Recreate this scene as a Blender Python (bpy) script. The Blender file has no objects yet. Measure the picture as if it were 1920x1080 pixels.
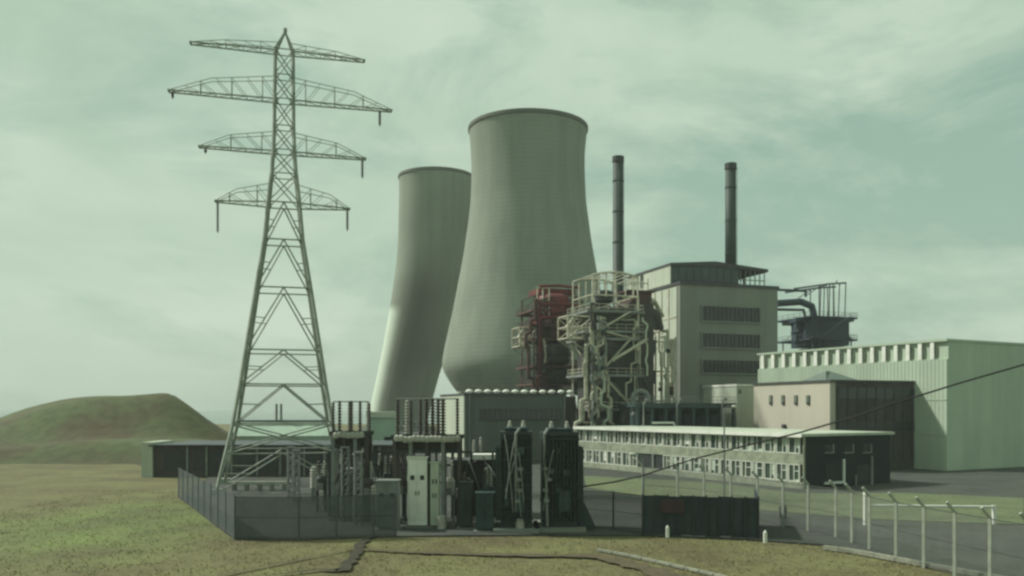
import bpy, math, random
from mathutils import Vector, Matrix
import numpy as np
random.seed(11)
R = math.radians
sc = bpy.context.scene
COL = sc.collection

# ------------------------------------------------------------ camera, sky, sun
F = 1600.0; HC = 8.0; YH = 765.0           # focal length in photo pixels, eye height, horizon row
cam_d = bpy.data.cameras.new('camera'); cam = bpy.data.objects.new('camera', cam_d); COL.objects.link(cam)
cam.location = (0, 0, HC); cam.rotation_euler = (R(90), 0, 0)
cam_d.sensor_width = 36; cam_d.lens = F/1920*36
cam_d.shift_y = (YH-540)/1920
cam_d.clip_start = .5; cam_d.clip_end = 20000
sc.camera = cam

SUN_AZ = R(162); SUN_EL = R(44)              # direction towards the sun, measured from +X
sdir = Vector((math.cos(SUN_AZ)*math.cos(SUN_EL), math.sin(SUN_AZ)*math.cos(SUN_EL), math.sin(SUN_EL)))
sd = bpy.data.lights.new('sun', 'SUN'); sun = bpy.data.objects.new('sun', sd); COL.objects.link(sun)
sd.energy = 4.6; sd.angle = R(3); sd.color = (1.0, .975, .90)
sun.rotation_euler = (-sdir).to_track_quat('-Z', 'Y').to_euler()
sun.location = (-60, 30, 90)

w = bpy.data.worlds.new('World'); sc.world = w; w.use_nodes = True
nt = w.node_tree; nt.nodes.clear()
def N(t, **kw):
    n = nt.nodes.new(t)
    for k, v in kw.items(): setattr(n, k, v)
    return n
L = lambda a, b: nt.links.new(a, b)
out = N('ShaderNodeOutputWorld'); bg = N('ShaderNodeBackground'); bg.inputs[1].default_value = .1
L(bg.outputs[0], out.inputs[0])
sky = N('ShaderNodeTexSky', sky_type='NISHITA'); sky.sun_disc = False
sky.sun_elevation = SUN_EL; sky.sun_rotation = math.atan2(sdir.x, sdir.y)
sky.dust_density = 3.0; sky.air_density = 1.0
tint = N('ShaderNodeMix', data_type='RGBA', blend_type='MULTIPLY'); tint.inputs[0].default_value = 1
L(sky.outputs[0], tint.inputs[6]); tint.inputs[7].default_value = (1.0, 1.0, .66, 1)
tc = N('ShaderNodeTexCoord'); mp = N('ShaderNodeMapping'); mp.inputs['Scale'].default_value = (1, 1, 2.6)
mp.inputs['Location'].default_value = (.35, 0, .2)
L(tc.outputs['Generated'], mp.inputs[0])
n1 = N('ShaderNodeTexNoise'); n1.inputs['Scale'].default_value = 2.2; n1.inputs['Detail'].default_value = 7; n1.inputs['Roughness'].default_value = .62; n1.inputs['Distortion'].default_value = .35
L(mp.outputs[0], n1.inputs[0])
r1 = N('ShaderNodeValToRGB'); r1.color_ramp.elements[0].position = .40; r1.color_ramp.elements[1].position = .54
L(n1.outputs[0], r1.inputs[0])
n2 = N('ShaderNodeTexNoise'); n2.inputs['Scale'].default_value = 3.4; n2.inputs['Detail'].default_value = 8; n2.inputs['Distortion'].default_value = .5
L(mp.outputs[0], n2.inputs[0])
r2 = N('ShaderNodeValToRGB')
r2.color_ramp.elements[0].position = .3; r2.color_ramp.elements[0].color = (4.3, 5.75, 4.4, 1)
r2.color_ramp.elements[1].position = .7; r2.color_ramp.elements[1].color = (6.1, 7.35, 5.95, 1)
L(n2.outputs[0], r2.inputs[0])
blue = N('ShaderNodeMix', data_type='RGBA'); blue.inputs[0].default_value = .72
L(tint.outputs[2], blue.inputs[6]); blue.inputs[7].default_value = (3.5, 5.4, 4.2, 1)
mx = N('ShaderNodeMix', data_type='RGBA')
L(r1.outputs[0], mx.inputs[0]); L(blue.outputs[2], mx.inputs[6]); L(r2.outputs[0], mx.inputs[7])
L(mx.outputs[2], bg.inputs[0])
sc.view_settings.view_transform = 'Standard'; sc.view_settings.look = 'None'
sc.view_settings.exposure = 0; sc.view_settings.gamma = 1
sc.render.engine = 'CYCLES'
try:
    sc.cycles.pixel_filter_type = 'BLACKMAN_HARRIS'; sc.cycles.filter_width = 2.6
    sc.cycles.transparent_max_bounces = 16; sc.cycles.max_bounces = 6
except Exception: pass

# ------------------------------------------------------------ helpers
def W(px, py, D): return Vector(((px-960)/F*D, D, HC-(py-YH)/F*D))
def GD(py): return HC*F/(py-YH)
def G(px, py): D = GD(py); return Vector(((px-960)/F*D, D, 0))

def mat(name, c, c2=None, scale=1.0, rough=.8, metal=0, bump=.0, streak=None, detail=6, spec=.3, coords='Object', contrast=(.35, .65), bands=None, grime=None, fine=0):
    """Principled material with mottled colour, optional vertical streaks, horizontal lift bands and a fine grain."""
    m = bpy.data.materials.new(name); m.use_nodes = True
    t = m.node_tree; t.nodes.clear()
    def n(tp, **kw):
        x = t.nodes.new(tp)
        for k, v in kw.items(): setattr(x, k, v)
        return x
    l = t.links.new
    o = n('ShaderNodeOutputMaterial'); p = n('ShaderNodeBsdfPrincipled'); l(p.outputs[0], o.inputs[0])
    p.inputs['Roughness'].default_value = rough; p.inputs['Metallic'].default_value = metal
    p.inputs['Specular IOR Level'].default_value = spec
    if c2 is None: c2 = tuple(v*.72 for v in c)
    tcd = n('ShaderNodeTexCoord')
    nz = n('ShaderNodeTexNoise'); nz.inputs['Scale'].default_value = scale; nz.inputs['Detail'].default_value = detail
    nz.inputs['Roughness'].default_value = .62
    l(tcd.outputs[coords], nz.inputs[0])
    rp = n('ShaderNodeValToRGB'); rp.color_ramp.elements[0].position = contrast[0]; rp.color_ramp.elements[1].position = contrast[1]
    rp.color_ramp.elements[0].color = (*c2, 1); rp.color_ramp.elements[1].color = (*c, 1)
    l(nz.outputs[0], rp.inputs[0]); cur = rp.outputs[0]
    def mul(cur, fac_socket, lo, a=.4, b=.62):
        r = n('ShaderNodeValToRGB'); r.color_ramp.elements[0].position = a; r.color_ramp.elements[1].position = b
        r.color_ramp.elements[0].color = (lo, lo, lo, 1); r.color_ramp.elements[1].color = (1, 1, 1, 1)
        l(fac_socket, r.inputs[0])
        mm = n('ShaderNodeMix', data_type='RGBA', blend_type='MULTIPLY'); mm.inputs[0].default_value = 1
        l(cur, mm.inputs[6]); l(r.outputs[0], mm.inputs[7]); return mm.outputs[2]
    if streak:
        sm = n('ShaderNodeMapping'); sm.inputs['Scale'].default_value = (streak[0], streak[0], streak[1]); l(tcd.outputs[coords], sm.inputs[0])
        s2 = n('ShaderNodeTexNoise'); s2.inputs['Scale'].default_value = 1; s2.inputs['Detail'].default_value = 5; l(sm.outputs[0], s2.inputs[0])
        cur = mul(cur, s2.outputs[0], streak[2], .38, .58)
    if bands:
        wv = n('ShaderNodeTexWave', wave_type='BANDS', bands_direction='Z'); wv.inputs['Scale'].default_value = bands[0]
        wv.inputs['Distortion'].default_value = .6; wv.inputs['Detail'].default_value = 2
        l(tcd.outputs[coords], wv.inputs[0]); cur = mul(cur, wv.outputs[0], bands[1], 0, .22)
    if fine:
        fz = n('ShaderNodeTexNoise'); fz.inputs['Scale'].default_value = fine; fz.inputs['Detail'].default_value = 3; l(tcd.outputs[coords], fz.inputs[0])
        cur = mul(cur, fz.outputs[0], .72, .35, .6)
    l(cur, p.inputs['Base Color'])
    if bump:
        b = n('ShaderNodeBump'); b.inputs['Strength'].default_value = bump; b.inputs['Distance'].default_value = .1
        l(nz.outputs[0], b.inputs['Height']); l(b.outputs[0], p.inputs['Normal'])
    m['p'] = 1
    return m

M = {}
M['tower'] = mat('tower concrete', (.235, .27, .215), (.203, .234, .186), .06, .9, bump=.12, streak=(.4, .010, .89), bands=(.26, .91))
M['tower_rim'] = mat('tower rim', (.12, .13, .10), (.09, .1, .08), .3)
M['concrete'] = mat('render wall', (.195, .21, .18), (.18, .195, .165), .12, .9, streak=(.5, .03, .9))
M['pale'] = mat('pale cladding', (.46, .50, .40), (.38, .43, .34), .15, .7, streak=(.8, .06, .88))
M['palegreen'] = mat('pale green sheet', (.33, .44, .34), (.28, .38, .30), .2, .7, streak=(.9, .1, .9))
M['cream'] = mat('cream paint', (.56, .55, .43), (.38, .36, .27), .5, .6, fine=3)
M['pink'] = mat('buff render', (.45, .425, .35), (.43, .405, .335), .12, .9, streak=(.6, .06, .93))
M['red'] = mat('red oxide paint', (.20, .036, .038), (.09, .022, .025), .5, .6)
M['dusky'] = mat('dusky red brown steel', (.11, .055, .05), (.055, .035, .032), .5, .7)
M['brown'] = mat('brown cladding', (.075, .066, .058), (.052, .047, .043), .3, .8, streak=(.9, .05, .8))
M['dark'] = mat('dark steel', (.04, .045, .043), (.025, .03, .03), .8, .6)
M['vessel'] = mat('vessel lagging', (.07, .068, .058), (.04, .042, .038), .5, .7)
M['stack'] = mat('stack steel', (.035, .058, .045), (.025, .042, .034), .3, .6, streak=(.8, .06, .8))
M['navy'] = mat('navy paint', (.035, .055, .075), (.025, .038, .05), .5, .55)
M['bluegreen'] = mat('blue green plant paint', (.035, .065, .065), (.02, .035, .038), .4, .6)
M['board'] = mat('dark stained boards', (.040, .052, .058), (.026, .036, .042), 1.1, .85, streak=(3, .3, .7))
M['slate'] = mat('slate panel', (.075, .095, .10), (.055, .07, .075), .3, .7)
M['wgreen'] = mat('weathered green roof', (.13, .17, .14), (.10, .13, .11), .4, .8)
M['roofdark'] = mat('dark felt', (.07, .075, .075), (.05, .052, .052), .4, .9)
M['pylon'] = mat('galvanised lattice steel', (.27, .31, .25), (.18, .205, .165), .7, .6)
M['insul'] = mat('porcelain', (.075, .06, .05), (.05, .042, .038), 2, .3)
M['insulpale'] = mat('pale porcelain', (.40, .40, .34), (.3, .3, .26), 2, .4)
M['trafo'] = mat('dark green tank paint', (.022, .042, .042), (.014, .027, .028), .9, .5, streak=(2, .2, .8), spec=.4)
M['grey'] = mat('grey steel', (.21, .23, .21), (.14, .155, .14), .9, .6)
M['whitep'] = mat('white paint', (.74, .75, .68), (.60, .62, .55), .9, .6)
M['brick'] = mat('dark brick', (.026, .032, .033), (.018, .023, .025), .6, .9, fine=4)
M['glass'] = mat('window glass', (.022, .032, .032), (.015, .02, .022), .5, .12, spec=.5)
M['greenglass'] = mat('office glass', (.07, .105, .075), (.03, .05, .04), .35, .15, spec=.5)
M['blind'] = mat('window blind', (.42, .50, .40), (.33, .40, .32), .8, .8)
M['curtain'] = mat('dark curtain', (.14, .17, .12), (.09, .12, .085), .8, .9)
M['bark'] = mat('dead wood', (.045, .036, .022), (.022, .018, .012), 2, .9, bump=.4)
M['cable'] = mat('cable rubber', (.03, .03, .028), None, 2, .7)
M['fpost'] = mat('concrete post', (.36, .39, .32), (.26, .29, .24), 2, .9)
M['grass'] = mat('grass', (.150, .150, .060), (.105, .092, .044), .16, .95, bump=.3, contrast=(.36, .62), fine=2.2, detail=9)
M['blade'] = mat('grass blades', (.26, .26, .11), (.21, .19, .08), .5, .9)
M['mound'] = mat('mound turf', (.078, .105, .04), (.075, .06, .03), .055, .95, bump=.5, contrast=(.40, .60), fine=.6, detail=9)
M['yard'] = mat('gravel yard', (.072, .078, .066), (.048, .053, .046), .25, .95, fine=5)
M['verge'] = mat('verge', (.14, .17, .085), (.10, .125, .065), .3, .95, fine=3)
M['soil'] = mat('bare soil', (.115, .095, .055), (.085, .070, .042), .8, .95, bump=.5, fine=4)
M['soilroad'] = mat('worn tarmac', (.075, .075, .068), (.055, .056, .052), .5, .9, fine=3)
M['ditch'] = mat('wet ditch soil', (.050, .046, .028), (.03, .028, .018), 1.2, .95, bump=.5)
M['kerb'] = mat('kerb concrete', (.30, .31, .24), (.2, .21, .16), 1.5, .9, fine=5)
M['sea'] = mat('sea', (.12, .17, .15), (.10, .15, .13), .01, .25, spec=.5)

def lushzone():
    m = M['grass']; t = m.node_tree; l = t.links.new
    p = [n for n in t.nodes if n.type == 'BSDF_PRINCIPLED'][0]; src = p.inputs['Base Color'].links[0].from_socket
    tcd = [n for n in t.nodes if n.type == 'TEX_COORD'][0]
    vd = t.nodes.new('ShaderNodeVectorMath'); vd.operation = 'DISTANCE'; l(tcd.outputs['Object'], vd.inputs[0])
    mpn = t.nodes.new('ShaderNodeMapping'); mpn.inputs['Scale'].default_value = (1, .55, 1); l(tcd.outputs['Object'], mpn.inputs[0]); l(mpn.outputs[0], vd.inputs[0])
    vd.inputs[1].default_value = (-27, 33.5, 0)
    nz = t.nodes.new('ShaderNodeTexNoise'); nz.inputs['Scale'].default_value = .22; nz.inputs['Detail'].default_value = 5; l(tcd.outputs['Object'], nz.inputs[0])
    ad = t.nodes.new('ShaderNodeMath'); ad.operation = 'MULTIPLY_ADD'; l(nz.outputs[0], ad.inputs[0]); ad.inputs[1].default_value = 9; l(vd.outputs['Value'], ad.inputs[2])
    rp = t.nodes.new('ShaderNodeMapRange'); l(ad.outputs[0], rp.inputs['Value']); rp.inputs['From Min'].default_value = 9; rp.inputs['From Max'].default_value = 17
    rp.inputs['To Min'].default_value = .9; rp.inputs['To Max'].default_value = 0
    hs = t.nodes.new('ShaderNodeMix'); hs.data_type = 'RGBA'; hs.blend_type = 'MULTIPLY'; hs.inputs[0].default_value = 1; l(src, hs.inputs[6]); hs.inputs[7].default_value = (.95, 1.25, .95, 1)
    mx = t.nodes.new('ShaderNodeMix'); mx.data_type = 'RGBA'; l(rp.outputs[0], mx.inputs[0]); l(src, mx.inputs[6]); l(hs.outputs[2], mx.inputs[7]); l(mx.outputs[2], p.inputs['Base Color'])
lushzone()
# left tower: concrete coloured with a pale lower-left streak and a darker middle patch
def patchy():
    m = M['tower'].copy(); m.name = 'streaked tower concrete'; t = m.node_tree; l = t.links.new
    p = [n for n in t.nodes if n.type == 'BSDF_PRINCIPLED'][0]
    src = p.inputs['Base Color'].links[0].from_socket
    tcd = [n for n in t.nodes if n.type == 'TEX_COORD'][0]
    at = t.nodes.new('ShaderNodeAttribute'); at.attribute_name = 'pale_streak'
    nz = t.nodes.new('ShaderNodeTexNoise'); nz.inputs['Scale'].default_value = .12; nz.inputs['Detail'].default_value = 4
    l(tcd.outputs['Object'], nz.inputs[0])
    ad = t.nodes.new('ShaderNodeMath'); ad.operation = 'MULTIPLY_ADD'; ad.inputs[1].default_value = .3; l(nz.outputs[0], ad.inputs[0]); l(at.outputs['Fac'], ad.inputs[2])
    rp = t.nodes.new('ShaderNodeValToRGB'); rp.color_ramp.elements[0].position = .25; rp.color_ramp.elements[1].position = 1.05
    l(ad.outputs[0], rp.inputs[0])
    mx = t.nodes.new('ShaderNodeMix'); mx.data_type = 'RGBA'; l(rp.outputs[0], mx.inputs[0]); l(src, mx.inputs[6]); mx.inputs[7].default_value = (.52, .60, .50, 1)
    a2 = t.nodes.new('ShaderNodeAttribute'); a2.attribute_name = 'dark_patch'
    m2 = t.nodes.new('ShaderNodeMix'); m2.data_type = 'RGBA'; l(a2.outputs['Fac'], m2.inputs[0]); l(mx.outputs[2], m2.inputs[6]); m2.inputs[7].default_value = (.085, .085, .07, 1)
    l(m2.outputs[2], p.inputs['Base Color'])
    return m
M['streaked'] = patchy()

def fence_mat(name, c, pitch, wire):
    m = mat(name, c, None, 1.5, .7); t = m.node_tree; l = t.links.new
    def n(tp, **kw):
        x = t.nodes.new(tp)
        for k, v in kw.items(): setattr(x, k, v)
        return x
    p = [q for q in t.nodes if q.type == 'BSDF_PRINCIPLED'][0]; o = [q for q in t.nodes if q.type == 'OUTPUT_MATERIAL'][0]
    uv = n('ShaderNodeUVMap'); sp = n('ShaderNodeSeparateXYZ'); l(uv.outputs[0], sp.inputs[0])
    res = []
    for op in ('ADD', 'SUBTRACT'):
        a = n('ShaderNodeMath', operation=op); l(sp.outputs[0], a.inputs[0]); l(sp.outputs[1], a.inputs[1])
        b = n('ShaderNodeMath', operation='DIVIDE'); l(a.outputs[0], b.inputs[0]); b.inputs[1].default_value = pitch
        f = n('ShaderNodeMath', operation='FRACT'); l(b.outputs[0], f.inputs[0])
        g = n('ShaderNodeMath', operation='LESS_THAN'); l(f.outputs[0], g.inputs[0]); g.inputs[1].default_value = wire
        res.append(g)
    mx = n('ShaderNodeMath', operation='MAXIMUM'); l(res[0].outputs[0], mx.inputs[0]); l(res[1].outputs[0], mx.inputs[1])
    tr = n('ShaderNodeBsdfTransparent'); ms = n('ShaderNodeMixShader')
    l(mx.outputs[0], ms.inputs[0]); l(tr.outputs[0], ms.inputs[1]); l(p.outputs[0], ms.inputs[2]); l(ms.outputs[0], o.inputs[0])
    return m
M['mesh_dense'] = fence_mat('dense slate fence mesh', (.075, .095, .095), .07, .52)
M['mesh_light'] = fence_mat('chain link mesh', (.13, .15, .13), .07, .18)
M['mesh_mid'] = fence_mat('green chain link mesh', (.04, .06, .055), .07, .24)

class MB:
    def __init__(s): s.v = []; s.f = []; s.uv = {}
    def add(s, vs, fs):
        b = len(s.v); s.v += [Vector(p) for p in vs]; s.f += [tuple(i+b for i in f) for f in fs]
    def box(s, c, size, rz=0):
        c = Vector(c); hx, hy, hz = size[0]/2, size[1]/2, size[2]/2
        ca, sa = math.cos(rz), math.sin(rz); vs = []
        for dz in (-hz, hz):
            for dx, dy in ((-hx, -hy), (hx, -hy), (hx, hy), (-hx, hy)):
                vs.append((c.x+dx*ca-dy*sa, c.y+dx*sa+dy*ca, c.z+dz))
        s.add(vs, [(0, 3, 2, 1), (4, 5, 6, 7), (0, 1, 5, 4), (1, 2, 6, 5), (2, 3, 7, 6), (3, 0, 4, 7)]); return s
    def prism(s, pts, z0, z1):
        n = len(pts); a = sum(pts[i][0]*pts[(i+1) % n][1]-pts[(i+1) % n][0]*pts[i][1] for i in range(n))
        if a < 0: pts = pts[::-1]
        vs = [(p[0], p[1], z0) for p in pts]+[(p[0], p[1], z1) for p in pts]
        fs = [tuple(range(n))[::-1], tuple(range(n, 2*n))]+[(i, (i+1) % n, n+(i+1) % n, n+i) for i in range(n)]
        s.add(vs, fs); return s
    def bar(s, p, q, r, n=5, r2=None):
        p = Vector(p); q = Vector(q); d = q-p
        if d.length < 1e-6: return s
        d.normalize(); u = d.cross(Vector((0, 0, 1)) if abs(d.z) < .9 else Vector((1, 0, 0))).normalized(); v = d.cross(u)
        r2 = r if r2 is None else r2; vs = []
        for c, rr in ((p, r), (q, r2)):
            for k in range(n):
                a = 2*math.pi*k/n; vs.append(c+u*math.cos(a)*rr+v*math.sin(a)*rr)
        s.add(vs, [tuple(range(n)), tuple(range(n, 2*n))[::-1]]+[(i, n+i, n+(i+1) % n, (i+1) % n) for i in range(n)]); return s
    def tube(s, pts, r, n=8):
        for i in range(len(pts)-1): s.bar(pts[i], pts[i+1], r, n)
        for p in pts[1:-1]: s.lathe([(0, -r), (r*.7, -r*.7), (r, 0), (r*.7, r*.7), (0, r)], p, n)
        return s
    def lathe(s, prof, c, n=16):
        c = Vector(c); vs = []; 
        for r, z in prof:
            for k in range(n):
                a = 2*math.pi*k/n; vs.append((c.x+r*math.cos(a), c.y+r*math.sin(a), c.z+z))
        fs = []
        for i in range(len(prof)-1):
            for k in range(n):
                k2 = (k+1) % n; fs.append((i*n+k, i*n+k2, (i+1)*n+k2, (i+1)*n+k))
        if prof[0][0] > 1e-4: fs.append(tuple(range(n))[::-1])
        if prof[-1][0] > 1e-4: fs.append(tuple(range((len(prof)-1)*n, len(prof)*n)))
        s.add(vs, fs); return s
    def build(s, name, m, parent=None, smooth=False):
        o0 = Vector((0, 0, 0))
        q = parent
        while q is not None: o0 += q.location; q = q.parent
        if parent is None:
            o0 = Vector((sum(p.x for p in s.v)/len(s.v), sum(p.y for p in s.v)/len(s.v), min(p.z for p in s.v)))
        me = bpy.data.meshes.new(name); me.from_pydata([p-o0 for p in s.v], [], s.f); me.update()
        me.materials.append(M[m] if isinstance(m, str) else m)
        if smooth:
            for p in me.polygons: p.use_smooth = True
        o = bpy.data.objects.new(name, me); COL.objects.link(o)
        if parent is None: o.location = o0
        else: o.parent = parent
        return o
def tag(o, label=None, cat=None, group=None, kind=None):
    if label: o['label'] = label
    if cat: o['category'] = cat
    if group: o['group'] = group
    if kind: o['kind'] = kind
    return o
def thing(name, loc, label, cat, group=None):
    o = bpy.data.objects.new(name, None); COL.objects.link(o); o.location = Vector(loc); o.empty_display_size = .5
    return tag(o, label, cat, group)
def copy_tree(o, parent=None):
    c = o.copy(); COL.objects.link(c)
    if parent is not None: c.parent = parent
    for ch in [x for x in bpy.data.objects if x.parent == o]: copy_tree(ch, c)
    return c
def uvpanel(name, pts, h, m, parent, z0=0.0):
    """vertical wire-mesh sheet along pts, UV in metres"""
    vs = []; fs = []; us = []; s = 0; o0 = parent.location
    for i, p in enumerate(pts):
        if i: s += (Vector(p)-Vector(pts[i-1])).length
        vs += [Vector((p[0], p[1], z0))-o0, Vector((p[0], p[1], z0+h))-o0]; us += [(s, 0), (s, h)]
        if i: fs.append((2*i-2, 2*i, 2*i+1, 2*i-1))
    me = bpy.data.meshes.new(name); me.from_pydata(vs, [], fs); u = me.uv_layers.new(name='UVMap')
    for pl in me.polygons:
        for li in pl.loop_indices: u.data[li].uv = us[me.loops[li].vertex_index]
    me.materials.append(M[m]); o = bpy.data.objects.new(name, me); COL.objects.link(o); o.parent = parent
    return o

# local frame of a building: origin = near corner at ground, u along the camera-facing front, v along the left wall going back
class Fr:
    def __init__(s, px, D, deg):
        a = R(deg); s.a = a; s.o = Vector(((px-960)/F*D, D, 0))
        s.u = Vector((math.cos(a), math.sin(a), 0)); s.v = Vector((-math.sin(a), math.cos(a), 0))
    def p(s, u, v, z=0): return s.o+s.u*u+s.v*v+Vector((0, 0, z))
    def lu(s, px):      # length along u reaching photo column px
        k = (px-960)/F; return (k*s.o.y-s.o.x)/(s.u.x-k*s.u.y)
    def lv(s, px):
        k = (px-960)/F; return (k*s.o.y-s.o.x)/(s.v.x-k*s.v.y)
    def z(s, py, u=0, v=0): return HC-(py-YH)/F*s.p(u, v).y
    def box(s, mb, u0, u1, v0, v1, z0, z1):
        mb.box(s.p((u0+u1)/2, (v0+v1)/2, (z0+z1)/2), (abs(u1-u0), abs(v1-v0), abs(z1-z0)), s.a); return mb

# ------------------------------------------------------------ ground, sea, hill
def hmesh(name, x0, x1, y0, y1, nx, ny, fz, m):
    vs = []; fs = []
    for j in range(ny+1):
        for i in range(nx+1):
            x = x0+(x1-x0)*i/nx; y = y0+(y1-y0)*j/ny; vs.append((x, y, fz(x, y)))
    for j in range(ny):
        for i in range(nx):
            a = j*(nx+1)+i; fs.append((a, a+1, a+nx+2, a+nx+1))
    me = bpy.data.meshes.new(name); me.from_pydata(vs, [], fs); me.materials.append(M[m])
    for p in me.polygons: p.use_smooth = True
    o = bpy.data.objects.new(name, me); COL.objects.link(o); return tag(o, kind='structure')
from mathutils import noise as mn
hmesh('ground', -700, 700, -100, 430, 140, 106, lambda x, y: -.10+.05*mn.noise(Vector((x*.07, y*.07, 0))), 'grass')
hmesh('sea', -2600, 2600, 425, 3600, 8, 8, lambda x, y: -1.2, 'sea')
def sheet(name, pts, z, m):
    mb = MB(); mb.add([(p[0], p[1], z) for p in pts], [tuple(range(len(pts)))]); return tag(mb.build(name, m), kind='structure')
def slab(name, pts, z0, z1, m): return tag(MB().prism([(p[0], p[1]) for p in pts], z0, z1).build(name, m), kind='structure')
fl = [G(335, 931), G(440, 1010), G(560, 1011), G(700, 1006), G(850, 1004), G(1000, 1003), G(1205, 1003), G(1420, 1012), G(1560, 1022), G(1680, 1046)]
E1 = G(1925, 1090)
slab('yard', [(p.x, p.y) for p in fl]+[(E1.x, E1.y), (120, 60), (200, 300), (-60, 300), (-70, 140), (fl[0].x-6, fl[0].y+26)], -.3, .02, 'yard')
slab('verge', [(p.x, p.y) for p in (G(1095, 893), G(1330, 905), G(1500, 926), G(1700, 925), G(1920, 935), G(1920, 985), G(1640, 975), G(1440, 958), G(1240, 935), G(1100, 915))], -.2, .06, 'verge')
def mound(x, y):
    # long flat-topped bank with a rounded right shoulder and a lower step in front
    def sm(t): t = max(0, min(1, t)); return t*t*(3-2*t)
    D = y
    front = sm((D-122)/8)*3.2+sm((D-138)/14)*7.4
    xs = x*152/max(D, 138); q = max(0, min(1, (-45.5-xs)/15.5 if D > 138 else (-43-xs)/11)); right = (.75*q+.25*sm(q))*(1-.8*sm((-72-xs)/34))+.12*mn.noise(Vector((x*.05, y*.05, 7)))*q
    back = 1-sm((D-175)/25)
    return -.3+front*right*back+.35*mn.noise(Vector((x*.09, y*.09, 3)))*right
hmesh('hill', -260, -38, 118, 205, 90, 46, mound, 'mound')

# soil track, ditch and kerb in the near grass
def strip(name, pts, wds, z, m, nn=5, jit=.15):
    """ribbon of ground following pts with ragged edges"""
    P = []; Wd = []
    for i in range(len(pts)-1):
        for k in range(nn):
            t = k/nn; P.append(pts[i].lerp(pts[i+1], t)); Wd.append(wds[i]*(1-t)+wds[i+1]*t)
    P.append(pts[-1]); Wd.append(wds[-1]); Lf = []; Rt = []
    for i, p in enumerate(P):
        d = (P[min(i+1, len(P)-1)]-P[max(i-1, 0)]).normalized(); n = Vector((-d.y, d.x, 0))
        Lf.append(p+n*Wd[i]*(1+random.uniform(-jit, jit))); Rt.append(p-n*Wd[i]*(1+random.uniform(-jit, jit)))
    mb = MB(); k = len(P)
    mb.add([(a.x, a.y, z) for a in Lf]+[(a.x, a.y, z) for a in Rt], [(i, k+i, k+i+1, i+1) for i in range(k-1)])
    return tag(mb.build(name, m), kind='structure')
strip('track', [G(680, 1030), G(800, 1036), G(950, 1040), G(1120, 1043), G(1200, 1062), G(1290, 1090), G(1420, 1140)], [.18, .3, .4, .5, .75, .9, 1.1], .012, 'soil', 8, .4)
strip('ground_strip', [G(330, 1100), G(430, 1075), G(540, 1053), G(650, 1031), G(690, 1020)], [.12, .12, .11, .1, .05], .012, 'soil', 8, .4)  # narrow brown strip laid across the grass
strip('ditch', [G(500, 1080), G(600, 1068), G(640, 1069), G(662, 1046), G(676, 1020), G(690, 1008), G(722, 1003)], [.06, .14, .34, .3, .26, .22, .06], .02, 'ditch', 7, .45)
kb = MB()
kp = [G(1120, 1031), G(1180, 1042), G(1260, 1060), G(1340, 1078), G(1480, 1112)]
for a, b in zip(kp[:-1], kp[1:]):
    d = b-a; nseg = max(1, int(d.length/.9))
    for i in range(nseg):
        c = a.lerp(b, (i+.5)/nseg); kb.box((c.x, c.y, .02), (d.length/nseg-.05, .22, .12), math.atan2(d.y, d.x)+random.uniform(-.02, .02))
tag(kb.build('kerb', 'kerb'), kind='structure')
kb = MB()
kp = [G(1540, 1026), G(1600, 1034), G(1675, 1048), G(1925, 1094)]
for a, b in zip(kp[:-1], kp[1:]):
    d = b-a; nseg = max(1, int(d.length/.9))
    for i in range(nseg):
        c = a.lerp(b, (i+.5)/nseg); kb.box((c.x, c.y-.35, .06), (d.length/nseg-.03, .3, .22), math.atan2(d.y, d.x))
tag(kb.build('kerb', 'kerb'), kind='structure')
sheet('road', [G(1100, 930), G(1240, 944), G(1440, 968), G(1640, 990), G(1925, 1000), G(1925, 1040), G(1640, 1015), G(1440, 992), G(1240, 962), G(1100, 942)], .026, 'soilroad')
# rough grass
gb = MB()
def infence(x, y):
    for a, b in zip(fl[:-1], fl[1:]):
        if a.x <= x <= b.x and y > a.y+(b.y-a.y)*(x-a.x)/(b.x-a.x)-.15: return True
    return x > fl[-1].x and y > fl[-1].y-1-(x-fl[-1].x)*.6
cnt = 0
while cnt < 13000:
    x = random.uniform(-40, 32); y = 36+48*random.random()**1.5
    if abs(x) > y*.64 or infence(x, y): continue
    if mn.noise(Vector((x*.5, y*.5, 1)))+random.uniform(-.5, .6) < .05: continue
    cnt += 1; h = random.uniform(-.02, .03); a = random.uniform(0, 6.28); ww = random.uniform(.02, .05)
    lx, ly = random.uniform(-.08, .08), random.uniform(-.08, .08)
    gb.add([(x-ww*math.cos(a), y-ww*math.sin(a), -.08), (x+ww*math.cos(a), y+ww*math.sin(a), -.08), (x+lx, y+ly, h)], [(0, 1, 2)])
tag(gb.build('grass', 'blade'), 'rough tufted grass covering the near ground outside the fence', 'grass', kind='stuff')

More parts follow.
